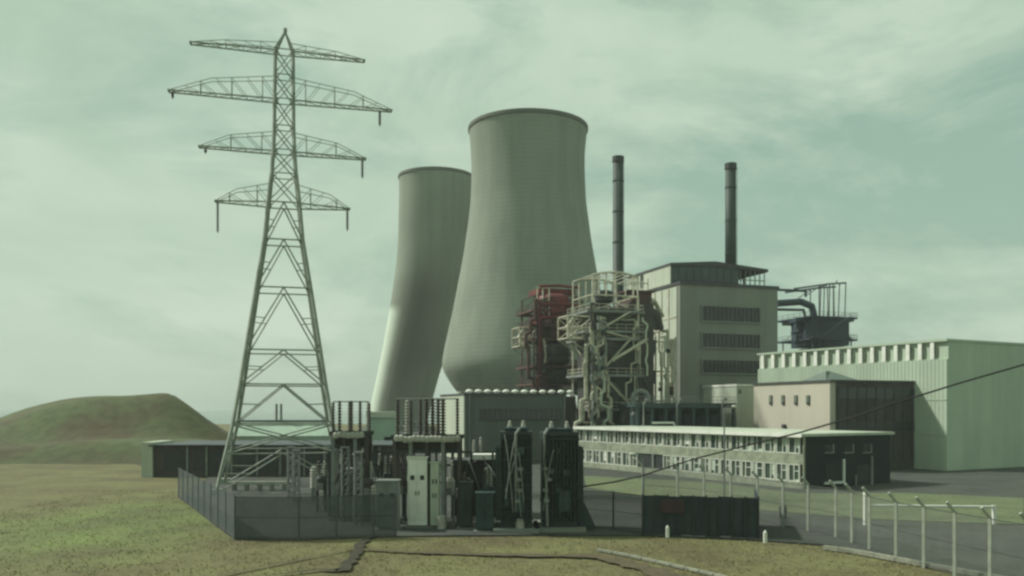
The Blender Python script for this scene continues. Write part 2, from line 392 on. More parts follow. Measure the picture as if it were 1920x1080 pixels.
# ------------------------------------------------------------ cooling towers
def ringtower(name, rows, D, m, label, segs=112, legs=True, pale_streak=False):
    """rows: (photo row, left column, right column); a hyperbolic shell with real wall thickness"""
    prof = []
    for (y, l, r) in rows:
        z = HC-(y-YH)/F*D; cx = ((l+r)/2-960)/F*D; rad = (r-l)/2/F*D; prof.append((z, cx, rad))
    prof.sort()
    zs = [p[0] for p in prof]
    K = 90; Z = [zs[0]+(zs[-1]-zs[0])*i/K for i in range(K+1)]
    # smooth interpolation
    def interp(col):
        v = np.interp(Z, zs, [p[col] for p in prof])
        for _ in range(3): v[1:-1] = (v[:-2]+2*v[1:-1]+v[2:])/4
        return v
    CX, RA = interp(1), interp(2)
    t = thing(name, (CX[0], D, 0), label, 'cooling tower', 'concrete cooling towers')
    vs = []; fs = []; n = segs
    for i in range(K+1):
        for k in range(n):
            a = 2*math.pi*k/n; vs.append((CX[i]+RA[i]*math.cos(a), D+RA[i]*math.sin(a), Z[i]))
    for i in range(K):
        for k in range(n): fs.append((i*n+k, i*n+(k+1) % n, (i+1)*n+(k+1) % n, (i+1)*n+k))
    b = len(vs)
    for i in range(K+1):
        for k in range(n):
            a = 2*math.pi*k/n; vs.append((CX[i]+(RA[i]-.5)*math.cos(a), D+(RA[i]-.5)*math.sin(a), Z[i]))
    for i in range(K):
        for k in range(n): fs.append((b+i*n+k, b+(i+1)*n+k, b+(i+1)*n+(k+1) % n, b+i*n+(k+1) % n))
    for i in (0, K):
        for k in range(n): fs.append((i*n+k, i*n+(k+1) % n, b+i*n+(k+1) % n, b+i*n+k))
    mb = MB(); mb.add(vs, fs); sh = mb.build('shell', m, t, smooth=True)
    if pale_streak:  # vertex masks: pale tone down the lower left, darker tone across the middle
        me = sh.data; at = me.attributes.new('pale_streak', 'FLOAT', 'POINT'); a2 = me.attributes.new('dark_patch', 'FLOAT', 'POINT')
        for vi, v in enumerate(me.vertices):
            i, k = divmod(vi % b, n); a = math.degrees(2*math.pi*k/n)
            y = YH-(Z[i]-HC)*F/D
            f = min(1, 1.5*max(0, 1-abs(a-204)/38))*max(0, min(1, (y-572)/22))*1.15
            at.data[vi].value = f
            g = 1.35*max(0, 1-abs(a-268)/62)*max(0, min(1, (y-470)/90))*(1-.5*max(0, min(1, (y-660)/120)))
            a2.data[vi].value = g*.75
    # rim: a thickened collar
    rb = MB(); i = K; c = (CX[i], D, Z[i]); r = RA[i]
    rb.lathe([(r-.6, -1.0), (r+.03, -.8), (r+.22, -.5), (r+.22, .35), (r-.6, .35), (r-.6, -1.0)], c, n)
    rb.f = [f for f in rb.f if len(f) == 4]
    rb.build('rim', 'tower_rim', t, smooth=False)
    zb = Z[0]; cb = MB(); r0 = RA[0]
    if zb > 2:
        for k in range(36):
            a = 2*math.pi*k/36; a1 = a+math.pi/36; a0 = a-math.pi/36
            foot = (CX[0]+(r0+1.2)*math.cos(a), D+(r0+1.2)*math.sin(a), -.2)
            for aa in (a0, a1): cb.bar(foot, (CX[0]+(r0-.25)*math.cos(aa), D+(r0-.25)*math.sin(aa), zb+.1), .35, 6)
        cb.build('support_columns', 'concrete', t)
    pb = MB(); pb.lathe([(r0+3, -.2), (r0+3, 1.0), (r0+2.5, 1.0), (r0+2.5, .4), (0, .4)], (CX[0], D, 0), 64); pb.build('basin', 'concrete', t)
    return t
ringtower('cooling_tower', [(244, 879, 1101), (254, 880.5, 1099.5), (290, 883, 1096), (319, 884, 1096), (347, 884, 1097), (380, 882.5, 1098.5), (419, 878, 1104), (447, 874, 1107.5), (480, 869, 1113), (513, 863, 1119), (580, 850, 1132), (652, 834, 1147), (680, 829, 1152), (694, 830, 1150), (709, 839, 1142), (730, 852, 1129), (738, 860, 1121)],
          248, 'tower', 'tall near concrete cooling tower with dark rim behind the red and cream pipework towers')
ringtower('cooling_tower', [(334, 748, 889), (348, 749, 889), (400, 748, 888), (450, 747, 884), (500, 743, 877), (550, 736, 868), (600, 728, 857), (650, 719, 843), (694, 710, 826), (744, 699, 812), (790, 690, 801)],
          300, 'streaked', 'smaller cooling tower farther left, leaning with a pale streak down its lower flank', legs=False, pale_streak=True)

# ------------------------------------------------------------ pylon
def pylon():
    D = 86.0; base = Vector(((531-960)/F*D, D, 0)); th = R(15)
    t = thing('electricity_pylon', base, 'tall steel lattice pylon with four pairs of cross arms rising left of the towers', 'pylon')
    S = D/F
    ux = Vector((math.cos(th), math.sin(th), 0)); uy = Vector((-math.sin(th), math.cos(th), 0))
    def Z(py): return HC-(py-YH)*S
    lev = [(918, 112), (845, 97), (795, 86), (722, 74), (660, 65), (545, 48), (455, 34), (385, 28), (330, 22), (285, 19), (240, 17.5), (190, 17), (145, 16.5), (98, 16)]
    def corner(y, hw, k):
        sx, sy = ((-1, -1), (1, -1), (1, 1), (-1, 1))[k]; cx = base+Vector((2.0*(918-y)/860*S, 0, 0))
        c = cx+ux*(sx*hw*S)+uy*(sy*hw*S); c.z = Z(y) if y < 915 else 0
        return c
    for k in range(4):
        mb = MB()
        for (y0, h0), (y1, h1) in zip(lev[:-1], lev[1:]):
            mb.bar(corner(y0, h0, k), corner(y1, h1, k), .19 if y0 > 330 else .17, 4)
        mb.build('leg', 'pylon', t)
    br = MB()
    for i, ((y0, h0), (y1, h1)) in enumerate(zip(lev[:-1], lev[1:])):
        for k in range(4):
            a0, b0 = corner(y0, h0, k), corner(y0, h0, (k+1) % 4); a1, b1 = corner(y1, h1, k), corner(y1, h1, (k+1) % 4)
            r = .075 if y0 > 400 else .06
            br.bar(a1, b1, r, 4)
            if y0-y1 > 60:       # K bracing: feet to middle of the bar above
                m = (a1+b1)/2; br.bar(a0, m, r, 4); br.bar(b0, m, r, 4)
                for (pa, qa) in ((a0, a1), (b0, b1)): br.bar((pa+m)/2, pa.lerp(qa, .52), .05, 4)
            else:
                br.bar(a0, b1, r, 4); br.bar(b0, a1, r, 4)
    br.build('bracing', 'pylon', t)
    cx = base+Vector((2.0*S, 0, 0)); apex = Vector((cx.x+.1, cx.y, Z(60)))
    pk = MB()
    for k in range(4): pk.bar(corner(98, 16, k), apex, .12, 4)
    pk.bar(apex, apex+Vector((0, 0, .35)), .2, 6); pk.build('peak', 'pylon', t)
    def arm(y, half_l, half_r, rise, ins_l, ins_r, hw):
        for sgn, half, ins in ((-1, half_l, ins_l), (1, half_r, ins_r)):
            mb = MB(); z = Z(y); zt = Z(y-rise)
            b = [cx+ux*(sgn*hw*S)+uy*(q*hw*S) for q in (-1, 1)]
            tip = cx+ux*(sgn*half*S); tip.z = z
            lo = [Vector((p.x, p.y, z)) for p in b]; up = [Vector((p.x, p.y, zt)) for p in b]
            tipb = [tip+uy*(q*.35) for q in (-1, 1)]
            n = max(4, int(half*S/1.5))
            for q in (0, 1):
                mb.bar(lo[q], tipb[q], .08, 4)
                e = tip.lerp(cx+Vector((0, 0, zt)), 0) ; knee = up[q].lerp(tipb[q], .62); knee.z = zt-(zt-z)*.35
                mb.bar(up[q], knee, .042, 4); mb.bar(knee, tipb[q], .042, 4)
                for i in range(n):
                    f0, f1 = i/n, (i+1)/n
                    A = lo[q].lerp(tipb[q], f0); B = lo[q].lerp(tipb[q], f1)
                    def top(f):
                        return up[q].lerp(knee, f/.62) if f < .62 else knee.lerp(tipb[q], (f-.62)/.38)
                    mb.bar(A, top(f1), .028, 4)
                    if i % 2: mb.bar(A, top(f0), .04, 4)
            for i in range(n):
                A = lo[0].lerp(tipb[0], i/n); B = lo[1].lerp(tipb[1], (i+1)/n); A2 = lo[1].lerp(tipb[1], i/n)
                mb.bar(A, B, .035, 4); mb.bar(A, A2, .035, 4)
            mb.bar(tipb[0], tipb[1], .12, 4)
            mb.build('cross_arm', 'pylon', t)
            for (fr, ln) in ins:
                p = cx.lerp(tip, fr) if False else Vector((cx.x, cx.y, z)).lerp(tip, fr)
                ib = MB(); Ls = ln*S; ib.bar(p, p-Vector((0, 0, Ls)), .05, 5)
                nd = max(4, int(Ls/.16))
                for i in range(nd): ib.lathe([(.05, -.05), (.15, -.03), (.13, .02), (.05, .05)], p-Vector((0, 0, .25+(Ls-.35)*i/nd)), 8)
                ib.build('insulator_string', 'insul', t)
    arm(99, 165, 148, 14, [], [], 12)
    arm(190, 202, 200, 42, [(.97, 14)], [(.89, 32)], 12)
    arm(287, 150, 150, 36, [(.93, 12)], [(.965, 38)], 13)
    arm(385, 122, 120, 34, [(.97, 58)], [(.97, 42)], 24)
    fb = MB()
    for k in range(4):
        c = corner(918, 112, k); fb.box((c.x, c.y, .25), (1.0, 1.0, .6), th)
    fb.build('footings', 'fpost', t)
pylon()

# ------------------------------------------------------------ reactor building
def winstrip(fr, parent, u0, u1, z0, z1, nm, v=0., pane='glass', framem='concrete', proud=.12):
    f = MB()
    fr.box(f, u0-.15, u1+.15, v-.35, v-.002, z0-.22, z0); fr.box(f, u0-.15, u1+.15, v-.35, v-.002, z1, z1+.2)
    fr.box(f, u0-.15, u0, v-.35, v-.004, z0, z1); fr.box(f, u1, u1+.15, v-.35, v-.004, z0, z1)
    w_ = f.build('window', framem, parent)
    p = MB(); fr.box(p, u0, u1, v-.06, v-.003, z0, z1); p.build('pane', pane, w_)
    g = MB()
    for i in range(1, nm): uu = u0+(u1-u0)*i/nm; fr.box(g, uu-.05, uu+.05, v-proud, v-.06, z0, z1)
    zz = (z0+z1)/2; fr.box(g, u0, u1, v-.10, v-.061, zz-.03, zz+.03)
    g.build('glazing_bars', 'brick', w_)
fr = Fr(1275, 150, 18.7)
t = thing('reactor_building', fr.p(0, 0), 'tall concrete block with four dark window bands and a glazed rooftop storey', 'building')
U = fr.lu(1458); V = fr.lv(1178); zt = fr.z(533)
b = MB(); fr.box(b, 0, U, 0, V, -.2, zt); b.build('wall', 'concrete', t)
b = MB(); fr.box(b, -.15, U+.2, -.25, V+.1, zt+.002, zt+.55); b.build('parapet', 'roofdark', t)
u0, u1 = fr.lu(1315), fr.lu(1423)
for (a, c) in ((574, 601), (625, 651), (675, 699), (723, 748)):
    winstrip(fr, t, u0, u1, fr.z(c, u0), fr.z(a, u0), 14)
# left wall: pale cladding sheets and pipes are separate parts
b = MB(); fr.box(b, -.12, -.005, 1.0, V-.5, 4, zt-.3); b.build('side_cladding', 'pale', t)
b = MB()
for i in range(1, 7): fr.box(b, -.25, -.121, 1.0+i*2.6, 1.35+i*2.6, 4, zt-.4)
for z in (9, 14, 19, 24): fr.box(b, -.20, -.122, 1.0, V-.5, z, z+.25)
b.build('side_ribs', 'cream', t)
# rooftop storey
v0 = fr.lv(1258); pz = fr.z(493, 0, v0); pu = (lambda k: (k*fr.p(0, v0).y-fr.p(0, v0).x)/(fr.u.x-k*fr.u.y))((1437-960)/F)
b = MB(); uu = pu*.70
fr.box(b, 0.02, uu, v0, V-.2, zt+.56, pz); pe = b.build('rooftop_storey', 'slate', t)
b = MB(); fr.box(b, -.10, .0, v0+.02, V-.2, zt+.2, pz-.02); b.build('side_panel', 'pale', pe)
b = MB()
for (a, c) in ((13.6, 14.8), (15.6, 16.2)): fr.box(b, -.18, -.101, a, c, zt+1.2, pz-.5)
b.build('opening', 'dark', pe)
b = MB()
for i in range(1, 9): fr.box(b, uu*i/9-.05, uu*i/9+.05, v0-.08, v0-.002, zt+.6, pz-.7)
fr.box(b, 0.02, uu, v0-.11, v0-.003, zt+.56, zt+1.3); b.build('cladding_ribs', 'navy', pe)
b = MB()
for i in range(6):
    q = uu+.02+(pu-uu-.25)*(i+.4)/5.6; fr.box(b, q, q+.13, v0+.02, v0+.18, zt+.56, pz-.5)
fr.box(b, uu, pu-.26, v0+.02, v0+.2, zt+1.9, zt+2.05); fr.box(b, pu-.25, pu, v0, V-.2, pz-.75, pz-.5)
fr.box(b, pu-.25, pu, V-.5, V-.2, zt+.56, pz-.3); fr.box(b, pu-.25, pu, v0+7, v0+7.3, zt+.56, pz-.3); b.build('open_frame', 'grey', pe)
b = MB(); A = [fr.p(-.2, v0-.3, pz), fr.p(pu*.45, v0-.3, pz+.75), fr.p(pu+.2, v0-.3, pz-.12), fr.p(pu+.2, v0-.3, pz-.65), fr.p(pu*.45, v0-.3, pz-.15), fr.p(-.2, v0-.3, pz-.45)]
B = [q+fr.v*(V-v0+.4) for q in A]; n = 6
b.add(A+B, [tuple(range(n)), tuple(range(n, 2*n))[::-1]]+[(i, n+i, n+(i+1) % n, (i+1) % n) for i in range(n)]); b.build('roof', 'roofdark', t)

# chimneys
def chimney(px, top, D, z0, label):
    x = (px-960)/F*D; zt_ = HC-(top-YH)/F*D; r = 10.2/F*D
    t = thing('chimney', (x, D, z0), label, 'chimney', 'slim steel exhaust stacks')
    b = MB(); b.lathe([(r*1.04, z0), (r, z0+8), (r*.97, zt_-1.2)], (x, D, 0), 28); b.build('flue', 'stack', t, smooth=True)
    b = MB(); b.lathe([(r*.97, zt_-1.21), (r*1.1, zt_-1.1), (r*1.1, zt_), (r*.8, zt_), (r*.8, zt_-.6), (0, zt_-.6)], (x, D, 0), 28)
    b.build('rim', 'dark', t)
    b = MB()
    for z in np.arange(z0+4, zt_-3, 6.2): b.lathe([(r*.9, z), (r*1.06, z+.02), (r*1.06, z+.25), (r*.9, z+.27)], (x, D, 0), 28)
    b.build('stiffening_rings', 'stack', t)
    b = MB(); dx = r*.75
    for s in (-.22, .22): b.bar((x+dx+s, D-r*.85, z0), (x+dx+s, D-r*.85, zt_-1), .04, 4)
    for z in np.arange(z0+.4, zt_-1, .5): b.bar((x+dx-.22, D-r*.85, z), (x+dx+.22, D-r*.85, z), .03, 3)
    b.build('ladder', 'stack', t)
chimney(1159, 294, 172, 0, 'slim dark stack rising behind the cream pipework tower')
chimney(1370, 307, 161, 33, 'slim dark stack standing on the roof of the tall concrete block')

# ------------------------------------------------------------ heat exchangers
def exchanger(px, D, label, m_frame, m_body, m_top, x0, x1, ytop, levels, vessel, z_base=0, seed=1, outr=None, cage=None, legsplay=0, wavy=True, pipes_m=None, m_plat=None, yoff=0):
    rnd = random.Random(seed); s = D/F; pipes_m = pipes_m or m_frame
    X = lambda p: (p-960)*s
    Zp = lambda y: HC-(y-YH)*s
    cx = X(px); t = thing('heat_exchanger', (cx, D, z_base), label, 'heat exchanger', 'boiler towers wrapped in platforms and pipework')
    hw = (x1-x0)/2*s; mx_ = X((x0+x1)/2); th = R(18.7); ux = Vector((math.cos(th), math.sin(th), 0)); uy = Vector((-math.sin(th), math.cos(th), 0))
    hw *= .84
    C = lambda a, b_, z: Vector((mx_, D, 0))+ux*(a*hw)+uy*(b_*hw)+Vector((0, 0, z))
    zt_ = Zp(ytop)
    # vessel
    for (ya, yb, w_, mm) in vessel:
        b = MB(); r = w_/2*s; za, zb = Zp(yb), Zp(ya); h = zb-za
        b.lathe([(r*.55, za), (r*.9, za+h*.1), (r, za+h*.22), (r, zb-h*.2), (r*.9, zb-h*.08), (r*.6, zb)], (cx, D+yoff, 0), 22)
        b.lathe([(r*1.0, za+h*.48), (r*1.08, za+h*.5), (r*1.08, za+h*.56), (r, za+h*.58)], (cx, D+yoff, 0), 22)
        b.build('vessel_section', mm, t, smooth=False)
    b = MB(); b.lathe([(1.2, z_base), (1.2, Zp(vessel[0][0]))], (cx, D, 0), 14); b.build('core_pipe', m_body, t)
    # posts
    for a, c in ((-1, -1), (1, -1), (1, 1), (-1, 1)):
        b = MB(); k = 1+legsplay; zb = Zp(levels[-1])
        b.bar(C(a*k, c*k, z_base), C(a, c, zb), .17, 4); b.bar(C(a, c, zb), C(a, c, zt_), .15, 4); b.build('post', m_frame, t)
    # platforms + rails
    lv = sorted([Zp(y) for y in levels])
    for z in lv:
        b = MB(); e = 1.12
        for (a0, c0, a1, c1) in ((-e, -e, e, -e), (e, -e, e, e), (e, e, -e, e), (-e, e, -e, -e)):
            p, q = C(a0, c0, z), C(a1, c1, z); d = q-p
            b.box((p+q)/2, (d.length, 1.1, .36), math.atan2(d.y, d.x))
        pf = b.build('platform', m_plat or m_body, t)
        b = MB()
        for (a0, c0, a1, c1) in ((-e, -e, e, -e), (e, -e, e, e), (-e, e, -e, -e)):
            for h in (.55, 1.1): b.bar(C(a0*1.05, c0*1.05, z+h), C(a1*1.05, c1*1.05, z+h), .045, 4)
            for i in range(7): f = i/6; p = C(a0*1.05, c0*1.05, z).lerp(C(a1*1.05, c1*1.05, z), f); b.bar(p, p+Vector((0, 0, 1.1)), .04, 4)
        b.build('railing', m_frame, pf)
    # bracing
    b = MB(); al = [z_base]+lv+[zt_]
    for z0_, z1_ in zip(al[:-1], al[1:]):
        for (a0, c0, a1, c1) in ((-1, -1, 1, -1), (-1, 1, -1, -1), (1, -1, 1, 1)):
            if rnd.random() < .35: b.bar(C(a0, c0, z0_+.2), C(a1, c1, z1_), .07, 4)
            if rnd.random() < .2: b.bar(C(a1, c1, z0_+.2), C(a0, c0, z1_), .07, 4)
            b.bar(C(a0, c0, z1_), C(a1, c1, z1_), .12, 4)
    b.build('bracing', m_frame, t)
    # ladders and stair flights between levels
    b = MB()
    for i, (z0_, z1_) in enumerate(zip(lv[:-1], lv[1:])):
        a0, a1 = (-.9, .5) if i % 2 else (.7, -.7)
        for o in (0, .5): b.bar(C(a0, -1.25-o*.3, z0_), C(a1, -1.25-o*.3, z1_), .09, 4)
    b.build('stair', m_frame, t)
    # pipework winding round the vessel
    for k in range(9 if wavy else 4):
        b = MB(); a = rnd.uniform(-1.15, -.62) if k < 6 else rnd.uniform(.75, 1.1); r = rnd.choice([.13, .2, .3]); z = zt_-rnd.uniform(0, 5)
        if k == 0: a = -1.15; r = .3
        if k == 1: a = -.75; r = .24
        pts = [C(a*.4, -.9, z), C(a, -1.2, z)]
        zend = max(z_base+1, z-rnd.uniform(8, 20)) if k > 1 else z_base+1
        while z > zend:
            z -= rnd.uniform(1.2, 3.2); pts.append(C(a, -1.2, z))
            if rnd.random() < .55: a += rnd.choice([-.22, .22, .12]); pts.append(C(a, -1.2, z-.3)); z -= .3
        pts.append(C(a*.3, -.6, z)); b.tube(pts, r, 8); b.build('pipe', pipes_m if rnd.random() < .75 else m_body, t, smooth=False)
    # valves, drums and boxes hung on the frame
    for k in range(10 if wavy else 5):
        b = MB(); a = rnd.choice([-1.1, -.8, -.65, .8, 1.05]); z = rnd.uniform(z_base+3, zt_-4); c = C(a, -1.3, z); q = rnd.random()
        if q < .5: b.lathe([(.2, -.4), (.42, -.3), (.42, .3), (.2, .4)], c, 10)
        else: b.box(c, (rnd.uniform(.5, 1.1), .5, rnd.uniform(.5, 1.3)), th)
        b.build('valve_box', rnd.choice([m_frame, m_body, 'dark']), t)
    if outr:
        for (xl, ya, yb) in outr:
            b = MB(); za, zb = Zp(yb), Zp(ya); dx = X(xl)-C(-1, -1, 0).x
            for zz in (za, (za+zb)/2, zb):
                for c in (-1, 0): b.bar(C(-1, c, zz), C(-1, c, zz)+ux*dx, .13, 4)
                b.bar(C(-1, -1, zz)+ux*dx, C(-1, 0, zz)+ux*dx, .13, 4)
            for c in (-1, 0):
                b.bar(C(-1, c, za)+ux*dx, C(-1, c, zb)+ux*dx, .13, 4); b.bar(C(-1, c, za), C(-1, c, zb)+ux*dx, .09, 4); b.bar(C(-1, c, zb), C(-1, c, za)+ux*dx, .09, 4)
                b.bar(C(-1, c, za)+ux*dx, C(-1, c, za-2.5), .1, 4)
            b.box((C(-1, -.5, za)+ux*dx*.5), (abs(dx), hw, .15), th)
            b.tube([C(-1, -.6, zb-.2)+ux*dx*.6, C(-1, -.6, (za+zb)/2)+ux*dx*.9, C(-1, -.6, za+.2)+ux*dx*.5], .28, 8)
            b.build('outrigger', 'cream', t)
    if cage:
        yc, mcage = cage; zc = Zp(yc); b = MB()
        for a in (-1, -.72, -.4, 0, .45, .8, 1):
            for c in (-1, 1): b.bar(C(a, c, zt_-.2), C(a, c, zc-(abs(a)**2)*.6), .13, 4)
        prev = None
        for i in range(9):
            a = -1+2*i/8; z = zc-(abs(a)**2)*.6
            for c in (-1, 1):
                if i: a_ = -1+2*(i-1)/8; b.bar(C(a_, c, zc-(abs(a_)**2)*.6), C(a, c, z), .16, 4)
            b.bar(C(a, -1, z), C(a, 1, z), .08, 4)
        b.bar(C(-1, -1, (zt_+zc)/2), C(1, -1, (zt_+zc)/2), .07, 4)
        b.build('top_cage', mcage, t)
    return t, C, Zp
t1, C1, Z1 = exchanger(1036, 146, 'boiler tower with red painted drum and railings in front of the near cooling tower', 'dusky', 'dusky', 'red', 982, 1080, 560,
    [588, 614, 640, 690, 722], [(556, 600, 62, 'red'), (602, 640, 56, 'dusky'), (646, 688, 62, 'vessel'), (692, 722, 56, 'vessel'), (728, 800, 50, 'vessel')], yoff=-2.2, seed=5, outr=[(972, 620, 654)], legsplay=.12, pipes_m='dusky')
b = MB(); b.box((C1(0, 0, 0).x+.3, 146, Z1(550)), (6.6, 5.2, .8), .33); b.build('top_drum', 'red', t1)
b = MB(); b.box((C1(0, 0, 0).x+1.2, 144, Z1(583)), (3.4, 3.0, 2.8), .33); b.build('valve_box', 'dusky', t1)
b = MB(); b.box((C1(0, 0, 0).x-1.5, 143.5, Z1(606)), (3.0, 2.4, 1.7), .33); b.build('valve_box', 'red', t1)
b = MB()
for a_ in (-1.05, -.8, -.5): b.bar(C1(a_, -1.2, Z1(600)), C1(a_, -1.2, Z1(546)), .12, 4)
for z_ in (548, 570): b.bar(C1(-1.15, -1.2, Z1(z_)), C1(-.4, -1.2, Z1(z_)), .1, 4)
b.build('top_cage', 'cream', t1)
for z, rr in ((Z1(578), .32), (Z1(602), .3), (Z1(545), .22)):
    b = MB(); b.tube([C1(-.95, -1.22, z), C1(0, -1.3, z+.2), C1(1.0, -1.22, z)], rr, 8); b.build('pipe', 'red', t1)
for a, z0_, z1_ in ((-1.05, 728, 560), (-.8, 700, 640), (.85, 640, 548)):
    b = MB(); b.tube([C1(a, -1.3, Z1(z0_)), C1(a+.1, -1.3, Z1((z0_+z1_)/2)), C1(a, -1.3, Z1(z1_))], .16, 6); b.build('pipe', 'cream' if a > -1 else 'red', t1)
t2, C2, Z2 = exchanger(1130, 132, 'cream boiler tower wrapped in pipes and platforms with an arched cage on top', 'cream', 'vessel', 'vessel', 1080, 1188, 560,
    [590, 626, 640, 706, 768], [(548, 572, 34, 'dark'), (580, 626, 54, 'vessel'), (632, 678, 62, 'vessel'), (684, 704, 50, 'dark'), (712, 764, 60, 'vessel'), (772, 830, 60, 'dark')], seed=9, outr=[(1057, 600, 640)], cage=(517, 'cream'), m_plat='grey', yoff=-1.9)
b = MB(); e0 = C2(-.4, -1.55, Z2(680)); e1 = C2(1.15, -1.55, Z2(640)); b.bar(e0, e1, .22, 5); b.bar(e0+Vector((0, .6, 0)), e1+Vector((0, .6, 0)), .22, 5); b.build('stair', 'cream', t2)
rl = random.Random(21)
for a_, ya, yb, r_ in ((-1.22, 640, 800, .2), (-1.08, 655, 795, .26), (-.93, 640, 790, .17), (-.8, 600, 700, .2), (-.68, 690, 790, .24), (1.02, 600, 700, .16)):
    b = MB(); n_ = 9; pts = []
    for i in range(n_):
        zz = ya+(yb-ya)*i/(n_-1); o_ = rl.choice([-.14, 0, .14, .2]); pts += [C2(a_+o_, -1.4, Z2(zz)), C2(a_+o_, -1.4, Z2(zz+(yb-ya)/n_*.6))]
    b.tube(pts, r_, 7); b.build('pipe', rl.choice(['cream', 'cream', 'pale', 'grey']), t2)
for k in range(12):
    b = MB(); c_ = C2(rl.choice([-1.15, -.95, -.75, .9, 1.1]), -1.5, Z2(rl.uniform(600, 790))); b.box(c_, (rl.uniform(.5, 1.2), .6, rl.uniform(.4, 1.1)), .33); b.build('valve_box', rl.choice(['cream', 'dark', 'vessel', 'grey']), t2)
b = MB(); b.box(C2(.1, 0, Z2(700)), (7.4, 6.0, 20), .33); b.build('inner_casing', 'vessel', t2)
D3 = 190
t3, C3, Z3 = exchanger(1530, D3, 'navy blue boiler tower seen above the pale hall roof, right of the tall block', 'slate', 'navy', 'navy', 1480, 1582, 640,
    [600, 640, 690], [(598, 650, 84, 'navy'), (655, 720, 100, 'navy'), (722, 800, 90, 'navy')], seed=3, wavy=False, pipes_m='navy')
b = MB(); s3 = D3/F; X3 = lambda p: (p-960)*s3
b.tube([(X3(1440), D3-6, Z3(575)), (X3(1490), D3-4, Z3(570)), (X3(1522), D3, Z3(574)), (X3(1528), D3, Z3(600))], .75, 12); b.build('duct', 'navy', t3)
b = MB(); b.tube([(X3(1436), D3-6, Z3(550)), (X3(1502), D3-3, Z3(549)), (X3(1502), D3-3, Z3(560))], .28, 8); b.build('pipe', 'navy', t3)
b = MB(); b.tube([(X3(1436), D3-6, Z3(586)), (X3(1498), D3-3, Z3(584)), (X3(1502), D3-3, Z3(600))], .3, 8); b.build('pipe', 'slate', t3)
b = MB()
for px, tp in ((1528, 540), (1545, 537), (1553, 537), (1562, 536), (1574, 535)):
    for yo in (-3, 3): b.bar((X3(px), D3+yo, Z3(600)), (X3(px+random.uniform(-3, 3)), D3+yo, Z3(tp)), .13, 4)
for yo in (-3, 3):
    b.bar((X3(1480), D3+yo, Z3(545)), (X3(1545), D3+yo, Z3(536)), .2, 4); b.bar((X3(1545), D3+yo, Z3(536)), (X3(1577), D3+yo, Z3(534)), .2, 4)
    b.bar((X3(1545), D3-3, Z3(536)), (X3(1545), D3+3, Z3(536)), .12, 4)
    b.bar((X3(1505), D3+yo, Z3(556)), (X3(1530), D3+yo, Z3(539)), .1, 4); b.bar((X3(1558), D3+yo, Z3(534)), (X3(1560), D3+yo, Z3(529)), .1, 4)
b.build('top_cage', 'slate', t3)
b = MB(); b.box((X3(1535), D3-.5, Z3(628)), (80*s3, 9.4, 46*s3)); b.build('housing', 'navy', t3)
for zz in (612, 636):
    b = MB(); b.box((X3(1487), D3-3, Z3(zz)), (1.2, 1.4, 1.6)); b.build('valve_box', 'navy', t3)
b = MB(); b.box((X3(1532), D3, Z3(603)), (106*s3, 9.8, .9), R(0)); b.build('deck', 'navy', t3)
b = MB(); A = [(X3(1560), Z3(612)), (X3(1590), Z3(640)), (X3(1560), Z3(648))]
b.add([(x, D3-3, z) for x, z in A]+[(x, D3+3, z) for x, z in A], [(0, 2, 1), (3, 4, 5), (0, 1, 4, 3), (1, 2, 5, 4), (2, 0, 3, 5)]); b.build('hopper', 'navy', t3)

# brown duct shaft beside the cream exchanger
fs_ = Fr(1180, 138, 18.7)
t = thing('duct_tower', fs_.p(0, 0), 'tall brown clad duct shaft between the cream boiler tower and the concrete block', 'duct shaft')
u1 = fs_.lu(1226); zt_ = fs_.z(566)
b = MB(); fs_.box(b, 0, u1, 0, 4.5, -.2, zt_); b.build('shaft', 'brown', t)
b = MB()
for z in np.arange(3, zt_, 3.4): fs_.box(b, -.1, u1+.1, -.1, 4.6, z, z+.22)
for f in (.33, .66): fs_.box(b, u1*f-.08, u1*f+.08, -.08, -.002, 0, zt_)
b.build('cladding_ribs', 'brown', t)
b = MB(); fs_.box(b, u1*.1, u1*.95, .3, 4.2, zt_+.002, zt_+1.7); fs_.box(b, -.5, u1+.2, -.3, 4.8, zt_+1.702, zt_+1.95); b.build('head_house', 'dusky', t)
b = MB(); b.tube([fs_.p(u1*.5, 2, zt_-1), fs_.p(u1+1.6, 2.5, zt_-1.5), fs_.p(u1+4.2, 6, zt_-3.4)], .85, 12); b.build('branch_duct', 'brown', t)
b = MB(); b.tube([fs_.p(u1*.8, 1, zt_+.8), fs_.p(u1+1.4, 2.5, zt_+.7), fs_.p(u1+5.4, 7, zt_-1.2)], .35, 10); b.build('branch_duct', 'cream', t)
b = MB()
for zz in (12, 17, 21): fs_.box(b, u1+.002, u1+.9, 1, 2.6, zz, zz+2.2)
b.build('service_boxes', 'dark', t)
b = MB()
for dx in (.0, .6, 1.3, 2.6, 3.6):
    h = random.uniform(1.2, 2.6); b.bar(fs_.p(dx, .5, zt_+1.95), fs_.p(dx, .5, zt_+1.95+h), .1, 4)
b.bar(fs_.p(0, .5, zt_+3.2), fs_.p(3.6, .5, zt_+3.2), .09, 4); b.build('handrail', 'cream', t)

